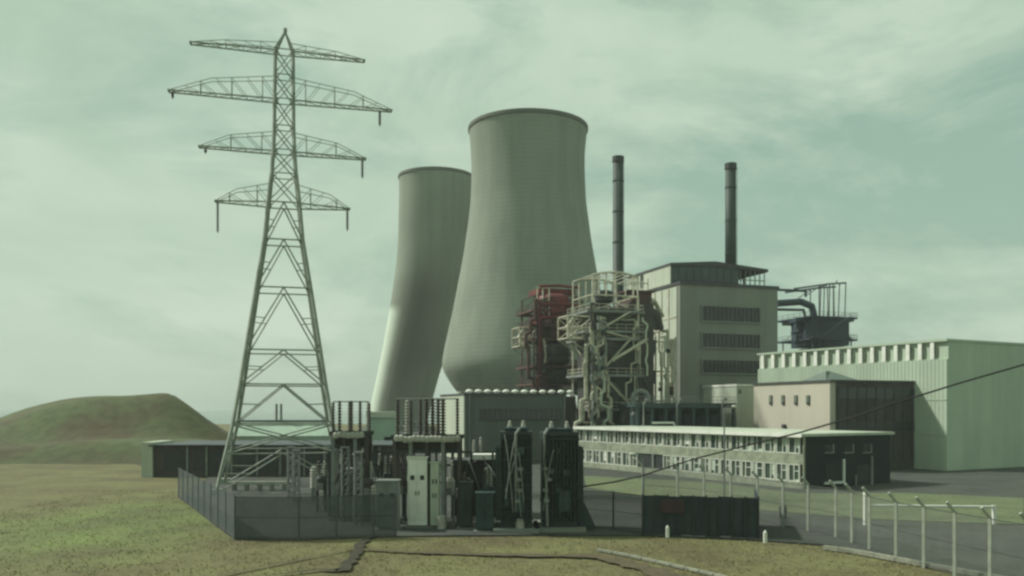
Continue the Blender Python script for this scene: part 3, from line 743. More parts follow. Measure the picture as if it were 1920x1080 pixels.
# pipe rack against the concrete block's left wall
fp = Fr(1236, 143, 18.7)
t = thing('pipe_rack', fp.p(0, 0), 'cream pipes and small valves climbing between the brown shaft and the concrete block', 'pipework')
for k, u in enumerate((0, .55, 1.05, 1.6, 2.2, 2.7)):
    b = MB(); z = random.uniform(15, 21); pts = [fp.p(u, 1.5, z), fp.p(u, 0, z)]
    while z > 2:
        z -= random.uniform(2, 4)
        if random.random() < .5: u2 = u+random.uniform(-.35, .35); pts += [fp.p(u, 0, z), fp.p(u2, 0, z-.4)]; u = u2
    pts.append(fp.p(u, 0, 0)); b.tube(pts, random.choice([.14, .2, .26]), 8); b.build('pipe', random.choice(['cream', 'cream', 'pale']), t)
for k in range(9):
    b = MB(); c = fp.p(random.uniform(0, 2.8), -.35, random.uniform(5, 18)); b.lathe([(.15, -.35), (.36, -.3), (.36, .3), (.15, .35)], c, 10); b.build('valve', random.choice(['dark', 'dusky', 'cream']), t)
b = MB()
for z in (4, 9, 14, 19): fp.box(b, -.6, 3.4, .3, .5, z, z+.25)
fp.box(b, -.6, -.35, .3, .5, 0, 20); fp.box(b, 3.2, 3.4, .3, .5, 0, 20); b.build('support_frame', 'grey', t)
# arched duct
t = thing('arched_pipe', W(1198, 810, 124)*Vector((1, 1, 0)) if False else Vector(((1198-960)/F*124, 124, 0)), 'large grey pipe bent into an arch beside the foot of the brown shaft', 'pipe')
pts = [Vector(((1186-960)/F*124, 124, 0))]; z0_ = HC-(748-YH)/F*124
for i in range(9):
    a = math.pi*(1-i/8); pts.append(Vector(((1201-960)/F*124+15/F*124*math.cos(a), 124, z0_+15/F*124*math.sin(a))))
pts.append(Vector(((1216-960)/F*124, 124, 2))); b = MB(); b.tube(pts, .36, 12); b.build('pipe_run', 'grey', t, smooth=False)
b = MB()
for p in (pts[0], pts[-1]): b.box((p.x, p.y, max(p.z, 0)+.3), (1.1, 1.1, .7), .3)
b.build('flange_base', 'concrete', t)

# low blue green plant
fb = Fr(1192, 120, 12)
t = thing('plant_house', fb.p(0, 0), 'low blue green open plant structure in front of the concrete block', 'plant building')
u1 = fb.lu(1378); zt_ = fb.z(757)
b = MB(); fb.box(b, .3, u1, 4, 9, -.2, zt_-.5); b.build('rear_wall', 'dark', t)
b = MB(); fb.box(b, 0, u1, 0, 9, zt_-.45, zt_); fb.box(b, -.15, u1+.1, -.15, 0, zt_-.6, zt_+.1); b.build('roof', 'bluegreen', t)
b = MB(); fb.box(b, 0, u1, .6, 1.0, 3.8, 5.2); b.build('mid_beam', 'bluegreen', t)
for i in range(8):
    b = MB(); u = .2+(u1-.5)*i/7; fb.box(b, u, u+.4, 0.01, .45, -.1, zt_-.61); b.build('column', 'bluegreen', t)
for k in range(7):
    b = MB(); u = .8+(u1-2.5)*k/6.3; b.lathe([(.5, 3.8), (.75, 4.2), (.75, 7.0), (.4, 7.5)], fb.p(u, 2.4), 12); b.build('tank', random.choice(['navy', 'bluegreen', 'dark']), t)
for k, (ua, zz) in enumerate(((1.0, zt_-.1), (6, zt_-.2), (u1-2.2, zt_))):
    b = MB(); b.tube([fb.p(ua, -.4, 0), fb.p(ua, -.4, zz), fb.p(ua+.7, .3, zz+.7), fb.p(ua+1.6, 1.4, zz+.7)], .14, 8); b.build('pipe', 'grey', t)
b = MB(); b.tube([fb.p(2.2, -.6, 5.9), fb.p(5.4, -.6, 5.9), fb.p(5.9, -.6, 4.9)], .15, 8); b.build('pipe', 'whitep', t)
b = MB()
for h in (.5, 1.0): b.bar(fb.p(0, 0, zt_+h), fb.p(u1, 0, zt_+h), .035, 4)
for i in range(12): b.bar(fb.p(u1*i/11, 0, zt_), fb.p(u1*i/11, 0, zt_+1), .035, 4)
b.build('railing', 'grey', t)

# ------------------------------------------------------------ grey workshop with white roof ventilators
fm = Fr(872, 124, 18.7)
t = thing('workshop', fm.p(0, 0), 'grey green flat roofed block with a row of white roof ventilators', 'building')
u1 = fm.lu(1060); u2 = fm.lu(1082); v1 = fm.lv(827); zt_ = fm.z(741)
M['wshop'] = mat('grey green sheet wall', (.115, .135, .115), (.09, .11, .095), .12, .9, streak=(.6, .06, .85))
b = MB(); fm.box(b, 0, u1, 0, v1, -.2, zt_); b.build('wall', 'wshop', t)
b = MB(); fm.box(b, u1+.002, u2, .5, v1, -.2, zt_-.1); b.build('side_bay', 'brown', t)
b = MB(); fm.box(b, -.12, -.003, .2, v1, .4, zt_-.05); b.build('pale_gable', 'pale', t)
b = MB(); fm.box(b, -.2, u1+.1, -.2, v1, zt_+.002, zt_+.28); b.build('roof', 'roofdark', t)
b = MB(); ua, ub = fm.lu(900), fm.lu(1052); fm.box(b, ua, ub, -.1, -.003, fm.z(786), fm.z(768)); wn = b.build('window', 'glass', t)
b = MB(); fm.box(b, ua-.1, ub+.1, -.22, -.004, fm.z(786)-.15, fm.z(786)); fm.box(b, ua-.1, ub+.1, -.22, -.004, fm.z(768), fm.z(768)+.12)
for i in range(1, 16): q = ua+(ub-ua)*i/16; fm.box(b, q-.04, q+.04, -.16, -.101, fm.z(786), fm.z(768))
b.build('frame', 'roofdark', wn)
b = MB(); fm.box(b, u1-.3, u1-.1, -.3, -.01, 0, zt_); b.bar(fm.p(.6, -.2, 0), fm.p(.6, -.2, zt_), .1, 6); b.build('downpipe', 'grey', t)
for i in range(12):
    u = fm.lu(882+i*17.3); b = MB()
    c = fm.p(u, .6, zt_+.28); b.lathe([(.32, 0), (.32, .18), (.56, .22), (.54, .38), (.3, .56), (0, .62)], c, 12); b.build('roof_ventilator', 'whitep', t)

# ------------------------------------------------------------ two storey office range
fo = Fr(1505, 84, 30.6)
t = thing('office_block', fo.p(0, 0), 'long two storey office with two rows of pale green windows and a dark gable end', 'building')
V = fo.lv(1083); H = fo.z(813); UE = 13.6
z_up0, z_up1 = fo.z(850), fo.z(822); z_lo0, z_lo1 = fo.z(903), fo.z(873)
M['office'] = mat('office spandrel', (.34, .37, .27), (.28, .31, .23), .4, .85, streak=(.9, .1, .85), fine=2)
b = MB(); fo.box(b, .25, UE, .02, V, -.2, H-.3); b.build('wall', 'brick', t)
b = MB(); fo.box(b, 0, .245, .02, V, z_lo1+.08, z_up0-.08); b.build('spandrel', 'office', t)
b = MB(); fo.box(b, -.05, .243, .02, V, -.2, z_lo0-.06); b.build('plinth_wall', 'office', t)
b = MB(); fo.box(b, -.45, UE+.3, -.3, V+.3, H-.298, H-.02); b.build('roof', 'pale', t)
b = MB(); fo.box(b, -.55, -.452, -.3, V+.3, H-.36, H+.02); b.build('fascia', 'whitep', t)
b = MB(); fo.box(b, -.2, .2, V*.62, V*.62+.02, z_lo0, H-.3)
nb = 24; bay = (V-.6)/nb; rnd = random.Random(4)
for row, (z0_, z1_) in enumerate(((z_up0, z_up1), (z_lo0, z_lo1))):
    for i in range(nb):
        va = .4+bay*i; vb = va+bay-.16
        if row == 1 and 13 <= i <= 15:
            b = MB(); fo.box(b, .15, .246, va, vb+.14, z0_-.4, z1_+.08); b.build('doorway', 'dark', t)
            if i == 14: b = MB(); fo.box(b, -.02, .145, va, va+.3, z0_-.5, z1_+.05); b.build('door_post', 'grey', t)
            continue
        b = MB(); vm = va+(vb-va)*rnd.choice([.4, .5, .6]); zm = z0_+(z1_-z0_)*.62
        fo.box(b, .0, .2, va, va+.09, z0_, z1_); fo.box(b, .0, .2, vb-.09, vb, z0_, z1_)
        fo.box(b, .0, .2, va, vb, z0_-.07, z0_); fo.box(b, .0, .2, va, vb, z1_, z1_+.07)
        fo.box(b, .02, .19, vm-.035, vm+.035, z0_, z1_); fo.box(b, .03, .18, va+.09, vm-.035, zm-.03, zm+.03)
        wn = b.build('window', 'whitep', t)
        b = MB(); fo.box(b, .12, .24, va+.09, vb-.09, z0_+.002, z1_-.002); b.build('pane', 'greenglass', wn)
        q = rnd.random()
        if q < .62:
            b = MB(); hh = rnd.uniform(.3, .8)*(z1_-z0_); side = rnd.random() < .5
            lo_, hi_ = (va+.1, vm-.04) if side else (vm+.04, vb-.1)
            fo.box(b, .09, .118, lo_, hi_, z1_-hh, z1_-.01); b.build('blind', rnd.choice(['blind', 'blind', 'curtain', 'whitep']), wn)
        if q > .4:
            b = MB(); fo.box(b, .095, .117, va+.12, va+rnd.uniform(.35, .8), z0_+.01, z0_+rnd.uniform(.15, .5)); b.build('window_clutter', rnd.choice(['curtain', 'blind', 'dark']), wn)
# end (gable) wall, dark brick, faces the camera
for px in (1554, 1591, 1625):
    ua = fo.lu(px-8); ub = fo.lu(px+8); z1_ = fo.z(833, ua); z0_ = fo.z(848, ua)
    b = MB(); fo.box(b, ua, ub, -.03, .018, z0_, z1_); wn = b.build('window', 'glass', t)
    b = MB(); fo.box(b, ub-.12, ub+.04, -.12, -.031, z0_-.1, z1_); fo.box(b, ua-.1, ub+.04, -.14, -.032, z0_-.12, z0_); b.build('frame', 'grey', wn)
ua, ub = fo.lu(1546), fo.lu(1580); z0_, z1_ = fo.z(904, ua), fo.z(868, ua)
b = MB(); fo.box(b, ua, ub, -.03, .018, z0_, z1_); wn = b.build('window', 'glass', t)
b = MB(); fo.box(b, ub-.05, ub+.2, -.16, -.031, z0_-.1, z1_+.3); fo.box(b, ua-.1, ub+.2, -.18, -.032, z0_-.22, z0_); b.build('frame', 'whitep', wn)
ua, ub = fo.lu(1606), fo.lu(1632)
b = MB(); fo.box(b, ua, ub, -.03, .018, -.1, 2.1); dr = b.build('door', 'dark', t)
b = MB(); fo.box(b, ub-.05, ub+.22, -.2, -.031, -.1, 3.0); b.build('frame', 'grey', dr)
b = MB(); fo.box(b, ua-.3, ua-.12, -.15, -.032, -.1, 1.1); b.build('bollard_rail', 'grey', t)
b = MB(); fo.box(b, .0, .25, -.12, .0, -.1, H-.3); b.build('corner_pilaster', 'office', t)

# ------------------------------------------------------------ buff block with dark glazed front
fk = Fr(1556, 108, 20)
t = thing('buff_building', fk.p(0, 0), 'buff rendered block with four slit windows, dark panelled front and shallow hipped roof', 'building')
V = fk.lv(1413); H = fk.z(712); U = 26
b = MB(); fk.box(b, 0, U, 0, V, -.2, H-.25); b.build('wall', 'pink', t)
b = MB(); fk.box(b, -.2, U+.3, -.3, V+.1, H-.248, H); b.build('roof_edge', 'roofdark', t)
b = MB()
c0 = fk.lu(1545); A = [fk.p(-.1, .6, H+.002), fk.p(5.2, .6, H+.002), fk.p(5.2, 5.4, H+.002), fk.p(-.1, 5.4, H+.002)]; ap = [fk.p(1.6, 2.6, H+1.25), fk.p(2.8, 3.2, H+1.25)]
b.add(A+ap, [(0, 1, 5, 4), (1, 2, 5), (2, 3, 4, 5), (3, 0, 4), (3, 2, 1, 0)]); b.build('hipped_roof', 'wgreen', t)
b = MB(); fk.box(b, .9, U-.2, -.12, -.003, 0, H-.3); b.build('front_panel', 'brown', t)
b = MB(); fk.box(b, 1.2, U-.6, -.2, -.121, H-2.4, H-1.0); fk.box(b, 1.2, U-.6, -.2, -.121, 5.0, 6.2); wn = b.build('window', 'glass', t)
b = MB()
for u in np.arange(1.2, U-.6, 1.5): fk.box(b, u-.06, u+.06, -.28, -.122, 1, H-.9)
b.build('mullions', 'roofdark', wn)
for px in (1445, 1468, 1492, 1515):
    v = fk.lv(px); b = MB(); D_ = fk.p(0, v).y; fk.box(b, -.04, -.003, v-.35, v+.35, HC-(758-YH)/F*D_, HC-(741-YH)/F*D_); wn = b.build('window', 'curtain', t)
    b = MB(); fk.box(b, -.12, -.041, v-.42, v-.30, HC-(758-YH)/F*D_, HC-(741-YH)/F*D_); fk.box(b, -.15, -.042, v-.4, v+.1, HC-(759-YH)/F*D_, HC-(754-YH)/F*D_); b.build('frame', 'dark', wn)
b = MB(); v = fk.lv(1472); fk.box(b, -.4, -.004, v-.25, v+.25, fk.z(806), fk.z(798)); b.build('wall_lamp', 'dark', t)
fa = Fr(1381, 128, 20)
t = thing('annex', fa.p(0, 0), 'narrow pale green annex standing left of the buff rendered block', 'building')
b = MB(); fa.box(b, 0, fa.lu(1440), 0, 9, -.2, fa.z(724)); b.build('wall', 'pale', t)
b = MB(); fa.box(b, -.1, fa.lu(1440), -.15, 9.1, fa.z(724)+.002, fa.z(724)+.3); b.build('roof_edge', 'whitep', t)
b = MB(); fa.box(b, .3, .8, -.06, -.003, fa.z(738), fa.z(730)); b.build('vent', 'curtain', t)

# ------------------------------------------------------------ turbine hall
ft = Fr(1990, 96, 28)
t = thing('turbine_hall', ft.p(0, 0), 'long pale green hall with a notched white eaves line behind the buff block', 'building')
V = ft.lv(1421)
H = HC+(YH-662)/F*ft.p(0, V).y
ft_top = H
M['hall'] = mat('pale hall sheeting', (.42, .50, .385), (.35, .43, .33), .1, .8, streak=(.5, .04, .9))
vs = ft.lv(1775)
b = MB()
for i in range(1, 60):
    q = vs+(V-vs)*i/60; ft.box(b, -.035, -.002, q-.04, q+.04, 0, H-2.62)
for z in (4.5, 9.0): ft.box(b, -.07, -.036, vs, V, z, z+.12)
b.build('sheet_joints', 'hall', t)
b = MB(); ft.box(b, 0, 22, vs, V, -.2, H-2.6); b.build('wall', 'hall', t)
b = MB(); ft.box(b, .35, 22, vs+.01, V-.01, H-2.598, H-.35); b.build('clerestory', 'hall', t)
b = MB(); ft.box(b, -.1, 22.1, vs-.1, V+.1, H-.348, H-.05); b.build('roof', 'hall', t)
bay = 3.6; k = 0; v = V-1.2; i = 0
px = 1434.0
while px < 2000:
    v = ft.lv(px); 
    if v < vs+1: break
    D_ = ft.p(0, v).y; wd = 5.0/F*D_/ .5
    b = MB(); ft.box(b, .2, .348, v-wd*.26, v+wd*.26, H-2.3, H-.9); b.build('louvre_slit', 'curtain', t)
    b = MB(); ft.box(b, -.02, .25, v+wd*.28, v+wd*1.05, H-2.58, H-.36); b.build('eaves_block', 'whitep', t)
    px += 19.5+((px-1434)/240)*3

# ------------------------------------------------------------ long dark shed with pale roof, at the left
A = G(288, 893); Bx = G(745, 893)
t = thing('long_shed', (A.x, A.y, 0), 'long low dark shed with a pale green pitched roof behind the pylon foot', 'shed')
D0 = A.y; X0 = A.x; X1 = Bx.x; He = HC-(834-YH)/F*D0
b = MB(); b.prism([(X0, D0), (X1, D0), (X1, D0+13), (X0, D0+13)], -.2, He-.15); b.build('wall', 'brown', t)
b = MB(); x = X0+1.2; rnd = random.Random(2)
while x < X1-2:
    w_ = rnd.uniform(1.2, 2.6); b.box((x+w_/2, D0-.04, He*.5), (w_, .07, He*.62))
    b2 = MB(); b2.box((x+w_+.25, D0-.1, He*.48), (.22, .18, He*.92)); b2.build('pilaster', 'grey', t); x += w_+rnd.uniform(.5, 1.0)
wn = b.build('shutters', 'dark', t)
b = MB(); b.prism([(X0-.4, D0-.5), (X1+.2, D0-.5), (X1+.2, D0+.1), (X0-.4, D0+.1)], He-.148, He+.02); b.build('fascia', 'roofdark', t)
b = MB(); b.prism([(X0-.35, D0+.11), (X1+.15, D0+.11), (X1+.15, D0+13), (X0-.35, D0+13)], He-.147, He+.01); b.build('roof', 'slate', t)
b = MB(); b.prism([(X0-1.3, D0-.3), (X0-.02, D0-.3), (X0-.02, D0+6), (X0-1.6, D0+6)], -.2, He+.3); b.build('end_wall', 'pale', t)
# pale barn behind the shed
fg = Fr(430, 188, 4)
tb = thing('sheet_barn', fg.p(0, 0), 'pale green sheet roofed barn seen between the pylon legs beyond the dark shed', 'barn')
u1 = fg.lu(640); zr = fg.z(791); zeave = 1.8
b = MB(); fg.box(b, .2, u1-.2, .2, 11.8, -.2, zeave); b.build('wall', 'palegreen', tb)
b = MB(); P_ = [fg.p(0, 0, zeave), fg.p(u1, 0, zeave), fg.p(u1, 12, zeave), fg.p(0, 12, zeave), fg.p(0, 6, zr), fg.p(u1-4.2, 6, zr)]
b.add(P_, [(0, 1, 5, 4), (2, 3, 4, 5), (1, 2, 5), (3, 0, 4), (3, 2, 1, 0)]); b.build('roof', 'palegreen', tb)
b = MB(); b.bar(fg.p(0, 6, zr+.05), fg.p(u1-4.2, 6, zr+.05), .3, 6); b.build('ridge_capping', 'bluegreen', tb)
for px in (508, 517):
    b = MB(); q_ = fg.p(fg.lu(px), 6, zr); b.bar(q_, q_+Vector((0, 0, 4)), .28, 8); b.build('flue_pipe', 'grey', tb)
# pale pump house behind
fu = Fr(690, 118, 10)
t = thing('pump_house', fu.p(0, 0), 'squat pale green pump house at the foot of the leaning cooling tower', 'building')
b = MB(); fu.box(b, 0, fu.lu(742), 0, 6, -.2, fu.z(783)); b.build('wall', 'palegreen', t)
b = MB(); fu.box(b, -.25, fu.lu(744), -.25, 6.2, fu.z(783)+.002, fu.z(772)); b.build('roof', 'pale', t)
b = MB(); fu.box(b, .5, 1.6, -.06, -.004, -.1, 2.4); b.build('door', 'slate', t)
b = MB(); fu.box(b, 2.2, 3.3, -.06, -.004, 3, 4); b.build('window', 'glass', t)
# ------------------------------------------------------------ substation
def insulator(mb, p, h, r=.12):
    n = max(5, int(h/.2)); mb.bar(p, p+Vector((0, 0, h)), r*.55, 8)
    for i in range(n): mb.lathe([(r*.5, -.07), (r*1.25, -.03), (r*1.1, .03), (r*.5, .07)], p+Vector((0, 0, h*(i+.5)/n)), 10)
    mb.lathe([(r*.4, 0), (r*.9, .05), (r*.9, .16), (r*.3, .22)], p+Vector((0, 0, h)), 8)
def rack(D, x0, x1, ins, ytop, ybeam, label, seed=0, posts=4):
    rnd = random.Random(seed); s = D/F; X = lambda p: (p-960)*s; Zp = lambda y: HC-(y-YH)*s
    t = thing('insulator_rack', (X((x0+x1)/2), D, 0), label, 'switchgear', 'high voltage racks in the substation')
    zb = Zp(ybeam)
    for i in range(posts):
        for yo in (-.6, .9):
            b = MB(); x = X(x0)+(X(x1)-X(x0))*i/(posts-1); b.box((x, D+yo, zb/2), (.24, .24, zb)); 
            b.box((x, D+yo, .1), (.5, .5, .25)); b.build('post', 'grey' if (i+seed) % 2 else 'brown', t)
    b = MB()
    for yo in (-.6, .9): b.box((X((x0+x1)/2), D+yo, zb+.12), (X(x1)-X(x0)+.5, .3, .26)); b.box((X((x0+x1)/2), D+yo, zb-.85), (X(x1)-X(x0)+.3, .16, .2))
    for i in range(posts): x = X(x0)+(X(x1)-X(x0))*i/(posts-1); b.box((x, D+.15, zb+.11), (.2, 1.3, .22))
    b.build('beam', 'dark', t)
    b = MB(); b.box((X((x0+x1)/2), D+.15, zb-.45), (X(x1)-X(x0), 1.1, .55)); b.build('busbar_trunking', 'brown', t)
    b = MB()
    for i in range(int((x1-x0)/8)): b.lathe([(.16, -.2), (.2, -.1), (.2, .15), (.05, .25)], (X(x0+5+i*8), D-.75, zb-.02+rnd.uniform(-.05, .05)), 8)
    b.build('terminal_caps', 'insulpale', t)
    for (px, yt, r, pale) in ins:
        b = MB(); yo = rnd.choice([-.6, .9, .2]); p = Vector((X(px), D+yo, zb+.25)); insulator(b, p, Zp(yt)-zb-.25, r); b.build('insulator', 'insulpale' if pale else 'insul', t)
    b = MB(); zt_ = Zp(ytop)+.15
    b.bar((X(ins[0][0]), D-.6, zt_), (X(ins[-1][0]), D-.6, zt_), .045, 5)
    b.build('busbar', 'grey', t)
    return t
rack(61, 628, 690, [(628, 760, .12, 0), (640, 757, .13, 0), (651, 757, .13, 0), (662, 757, .13, 0), (671, 757, .13, 0), (686, 757, .12, 1), (692, 762, .1, 0)], 757, 815, 'rack of seven dark insulators nearest the pylon foot', 1, 4)
rack(58, 742, 862, [(745, 754, .15, 0), (760, 756, .13, 1), (770, 756, .13, 0), (786, 754, .13, 0), (799, 752, .17, 0), (809, 752, .17, 0), (823, 754, .17, 0), (832, 754, .17, 0), (856, 752, .13, 0)], 752, 822, 'wide rack of nine ribbed insulators over the pale switch cabinet', 2, 5)
def cabinet(px0, px1, y0, D, m, label, depth=1.2, name='switch_cabinet', cat='cabinet'):
    s = D/F; X0_, X1_ = (px0-960)*s, (px1-960)*s; zt_ = HC-(y0-YH)*s; xc = (X0_+X1_)/2
    t = thing(name, (xc, D, 0), label, cat)
    b = MB(); b.box((xc, D, zt_/2+.08), (X1_-X0_, depth, zt_-.16)); b.build('housing', m, t)
    b = MB(); b.box((xc, D, zt_+.05), (X1_-X0_+.14, depth+.14, .1)); b.build('lid', m, t)
    b = MB(); b.box((xc, D, .0), (X1_-X0_+.3, depth+.3, .16)); b.build('plinth', 'concrete', t)
    for sx in (-1, 1):
        b = MB(); w_ = (X1_-X0_)/2-.1; b.box((xc+sx*(w_/2+.03), D-depth/2-.02, zt_*.52), (w_-.04, .04, zt_*.8)); dd = b.build('door', m, t)
        b = MB(); b.box((xc+sx*.1, D-depth/2-.07, zt_*.5), (.05, .05, .3)); b.box((xc+sx*w_*.6, D-depth/2-.055, zt_*.72), (w_*.5, .03, .3)); b.build('handle', 'dark', dd)
    return t
cabinet(766, 802, 858, 57.5, 'whitep', 'tall pale switch cabinet under the wide insulator rack', 1.0)
cabinet(808, 824, 868, 57.5, 'pale', 'narrow pale cabinet right of the tall pale switch cabinet', .9)
def breaker(px, D, ytop, label, pale, seed):
    rn = random.Random(seed); s_ = D/F; x = (px-960)*s_; z = HC-(ytop-YH)*s_
    t = thing('circuit_breaker', (x, D, 0), label, 'circuit breaker', 'circuit breakers standing under the insulator racks')
    for sx in (-.32, .32):
        b = MB(); b.box((x+sx, D, z*.22), (.1, .5, z*.44)); b.build('leg', 'dark' if seed % 2 else 'grey', t)
    b = MB(); b.lathe([(.0, z*.44), (.38, z*.45), (.42, z*.5), (.42, z*.68), (.3, z*.74), (0, z*.75)], (x, D, 0), 14); b.build('tank', pale, t)
    b = MB(); b.box((x, D-.45, z*.52), (.4, .3, .5)); b.build('control_box', 'grey', t)
    for sx in (-.22, .22):
        b = MB(); p = Vector((x+sx, D, z*.72)); insulator(b, p, z*.26, .09); b.build('bushing', 'insul' if rn.random() < .5 else 'insulpale', t)
    b = MB(); b.tube([Vector((x+.22, D, z)), Vector((x+.35, D, z+.3)), Vector((x+.3, D+.2, z+1.0))], .03, 5); b.build('down_lead', 'dark', t)
breaker(603, 66, 868, 'dark tanked breaker farthest left, close to the pylon leg', 'dark', 1)
breaker(634, 62, 872, 'grey tanked breaker under the left end of the seven insulator rack', 'grey', 2)
breaker(690, 60, 868, 'brown tanked breaker under the right end of the seven insulator rack', 'brown', 3)
breaker(728, 62, 858, 'dark green tanked breaker rising behind the squat grey green cabinet', 'trafo', 5)
breaker(752, 60.5, 862, 'brown tanked breaker just left of the tall pale switch cabinet', 'brown', 7)
breaker(842, 60, 866, 'pale tanked breaker just right of the narrow pale cabinet', 'insulpale', 8)
breaker(866, 61, 890, 'dark tanked breaker in front of the brown control hut', 'dark', 9)
breaker(915, 58, 885, 'blue green tanked breaker squeezed beside the left transformer', 'bluegreen', 11)
cabinet(709, 748, 902, 56.5, 'grey', 'squat grey green cabinet between the two insulator racks', 1.3)
cabinet(862, 886, 905, 56.8, 'dark', 'small dark cabinet left of the green transformers', 1.0)
cabinet(893, 926, 925, 55.6, 'bluegreen', 'low blue green cabinet touching the left transformer', 1.2)
def post_insulator(px, yb, yt, label, r=.2, m='insulpale'):
    D = GD(yb); s = D/F; x = (px-960)*s; z = HC-(yt-YH)*s
    t = thing('post_insulator', (x, D, 0), label, 'insulator', 'single standing insulators')
    b = MB(); b.box((x, D, z*.2), (.3, .3, z*.4)); b.build('pedestal', 'concrete', t)
    b = MB(); insulator(b, Vector((x, D, z*.4)), z*.58, r); b.build('porcelain', m, t)
post_insulator(588, 940, 878, 'pale standing insulator left of the dark seven insulator rack', .26)
post_insulator(655, 975, 880, 'bulky pale insulator under the seven insulator rack', .42)
post_insulator(610, 950, 872, 'dark standing insulator beside the pale one near the pylon', .26, 'insul')
post_insulator(912, 985, 880, 'pale standing insulator just left of the green transformers', .16)
post_insulator(878, 990, 900, 'dark standing insulator right of the pale cabinets', .2, 'insul')
post_insulator(700, 985, 915, 'short pale insulator beside the squat grey green cabinet', .16)
# lattice gantry post
def gantry_post(px, yb, yt, label):
    D = GD(yb); s = D/F; x = (px-960)*s; z = HC-(yt-YH)*s
    t = thing('gantry_post', (x, D, 0), label, 'lattice post', 'small lattice posts in the substation yard')
    b = MB(); h = .22
    for a, c in ((-h, -h), (h, -h), (h, h), (-h, h)): b.bar((x+a, D+c, 0), (x+a, D+c, z), .06, 4)
    n = int(z/.7)
    for i in range(n):
        z0_, z1_ = z*i/n, z*(i+1)/n
        b.bar((x-h, D-h, z0_), (x+h, D-h, z1_), .035, 4); b.bar((x+h, D+h, z0_), (x-h, D+h, z1_), .035, 4); b.bar((x-h, D-h, z1_), (x+h, D-h, z1_), .035, 4)
    b.build('lattice', 'grey', t); b = MB(); b.box((x, D, z+.06), (.6, .6, .12)); b.build('cap_plate', 'grey', t)
gantry_post(545, 937, 840, 'pale lattice post left of the dark insulators, nearest the pylon leg')
gantry_post(556, 942, 846, 'pale lattice post standing right against its twin by the pylon')
gantry_post(648, 978, 840, 'pale lattice post in front of the seven insulator rack')
gantry_post(672, 985, 850, 'pale lattice post at the right foot of the seven insulator rack')
# low beam on piers
t = thing('cable_trough', G(480, 912), 'low concrete cable trough raised on piers at the pylon foot', 'cable trough')
a, c = G(428, 920), G(545, 920); b = MB(); b.box(((a.x+c.x)/2, a.y, .75), (c.x-a.x, .5, .28)); b.build('trough', 'fpost', t)
for i in range(5):
    b = MB(); b.box((a.x+(c.x-a.x)*(i+.5)/5, a.y, .3), (.35, .4, .6)); b.build('pier', 'concrete', t)
# low control hut
D = 63; s = D/F; X = lambda p: (p-960)*s
t = thing('control_hut', (X(895), D, 0), 'low brown control hut with a white flat roof slab left of the transformers', 'hut')
zt_ = HC-(866-YH)*s
b = MB(); b.box(((X(848)+X(938))/2, D+1.5, zt_/2), (X(938)-X(848), 3, zt_)); b.build('wall', 'brown', t)
b = MB(); b.box(((X(846)+X(884))/2, D+1.5, zt_+.08), (X(884)-X(846), 3.3, .14)); b.build('roof', 'roofdark', t)
b = MB(); b.box(((X(886)+X(936))/2, D+1.0, HC-(856-YH)*s), (X(936)-X(886), 3.2, .32)); b.build('roof_slab', 'whitep', t)
b = MB(); b.box((X(872), D-.03, zt_*.55), (1.0, .06, 1.2)); b.build('window', 'glass', t)

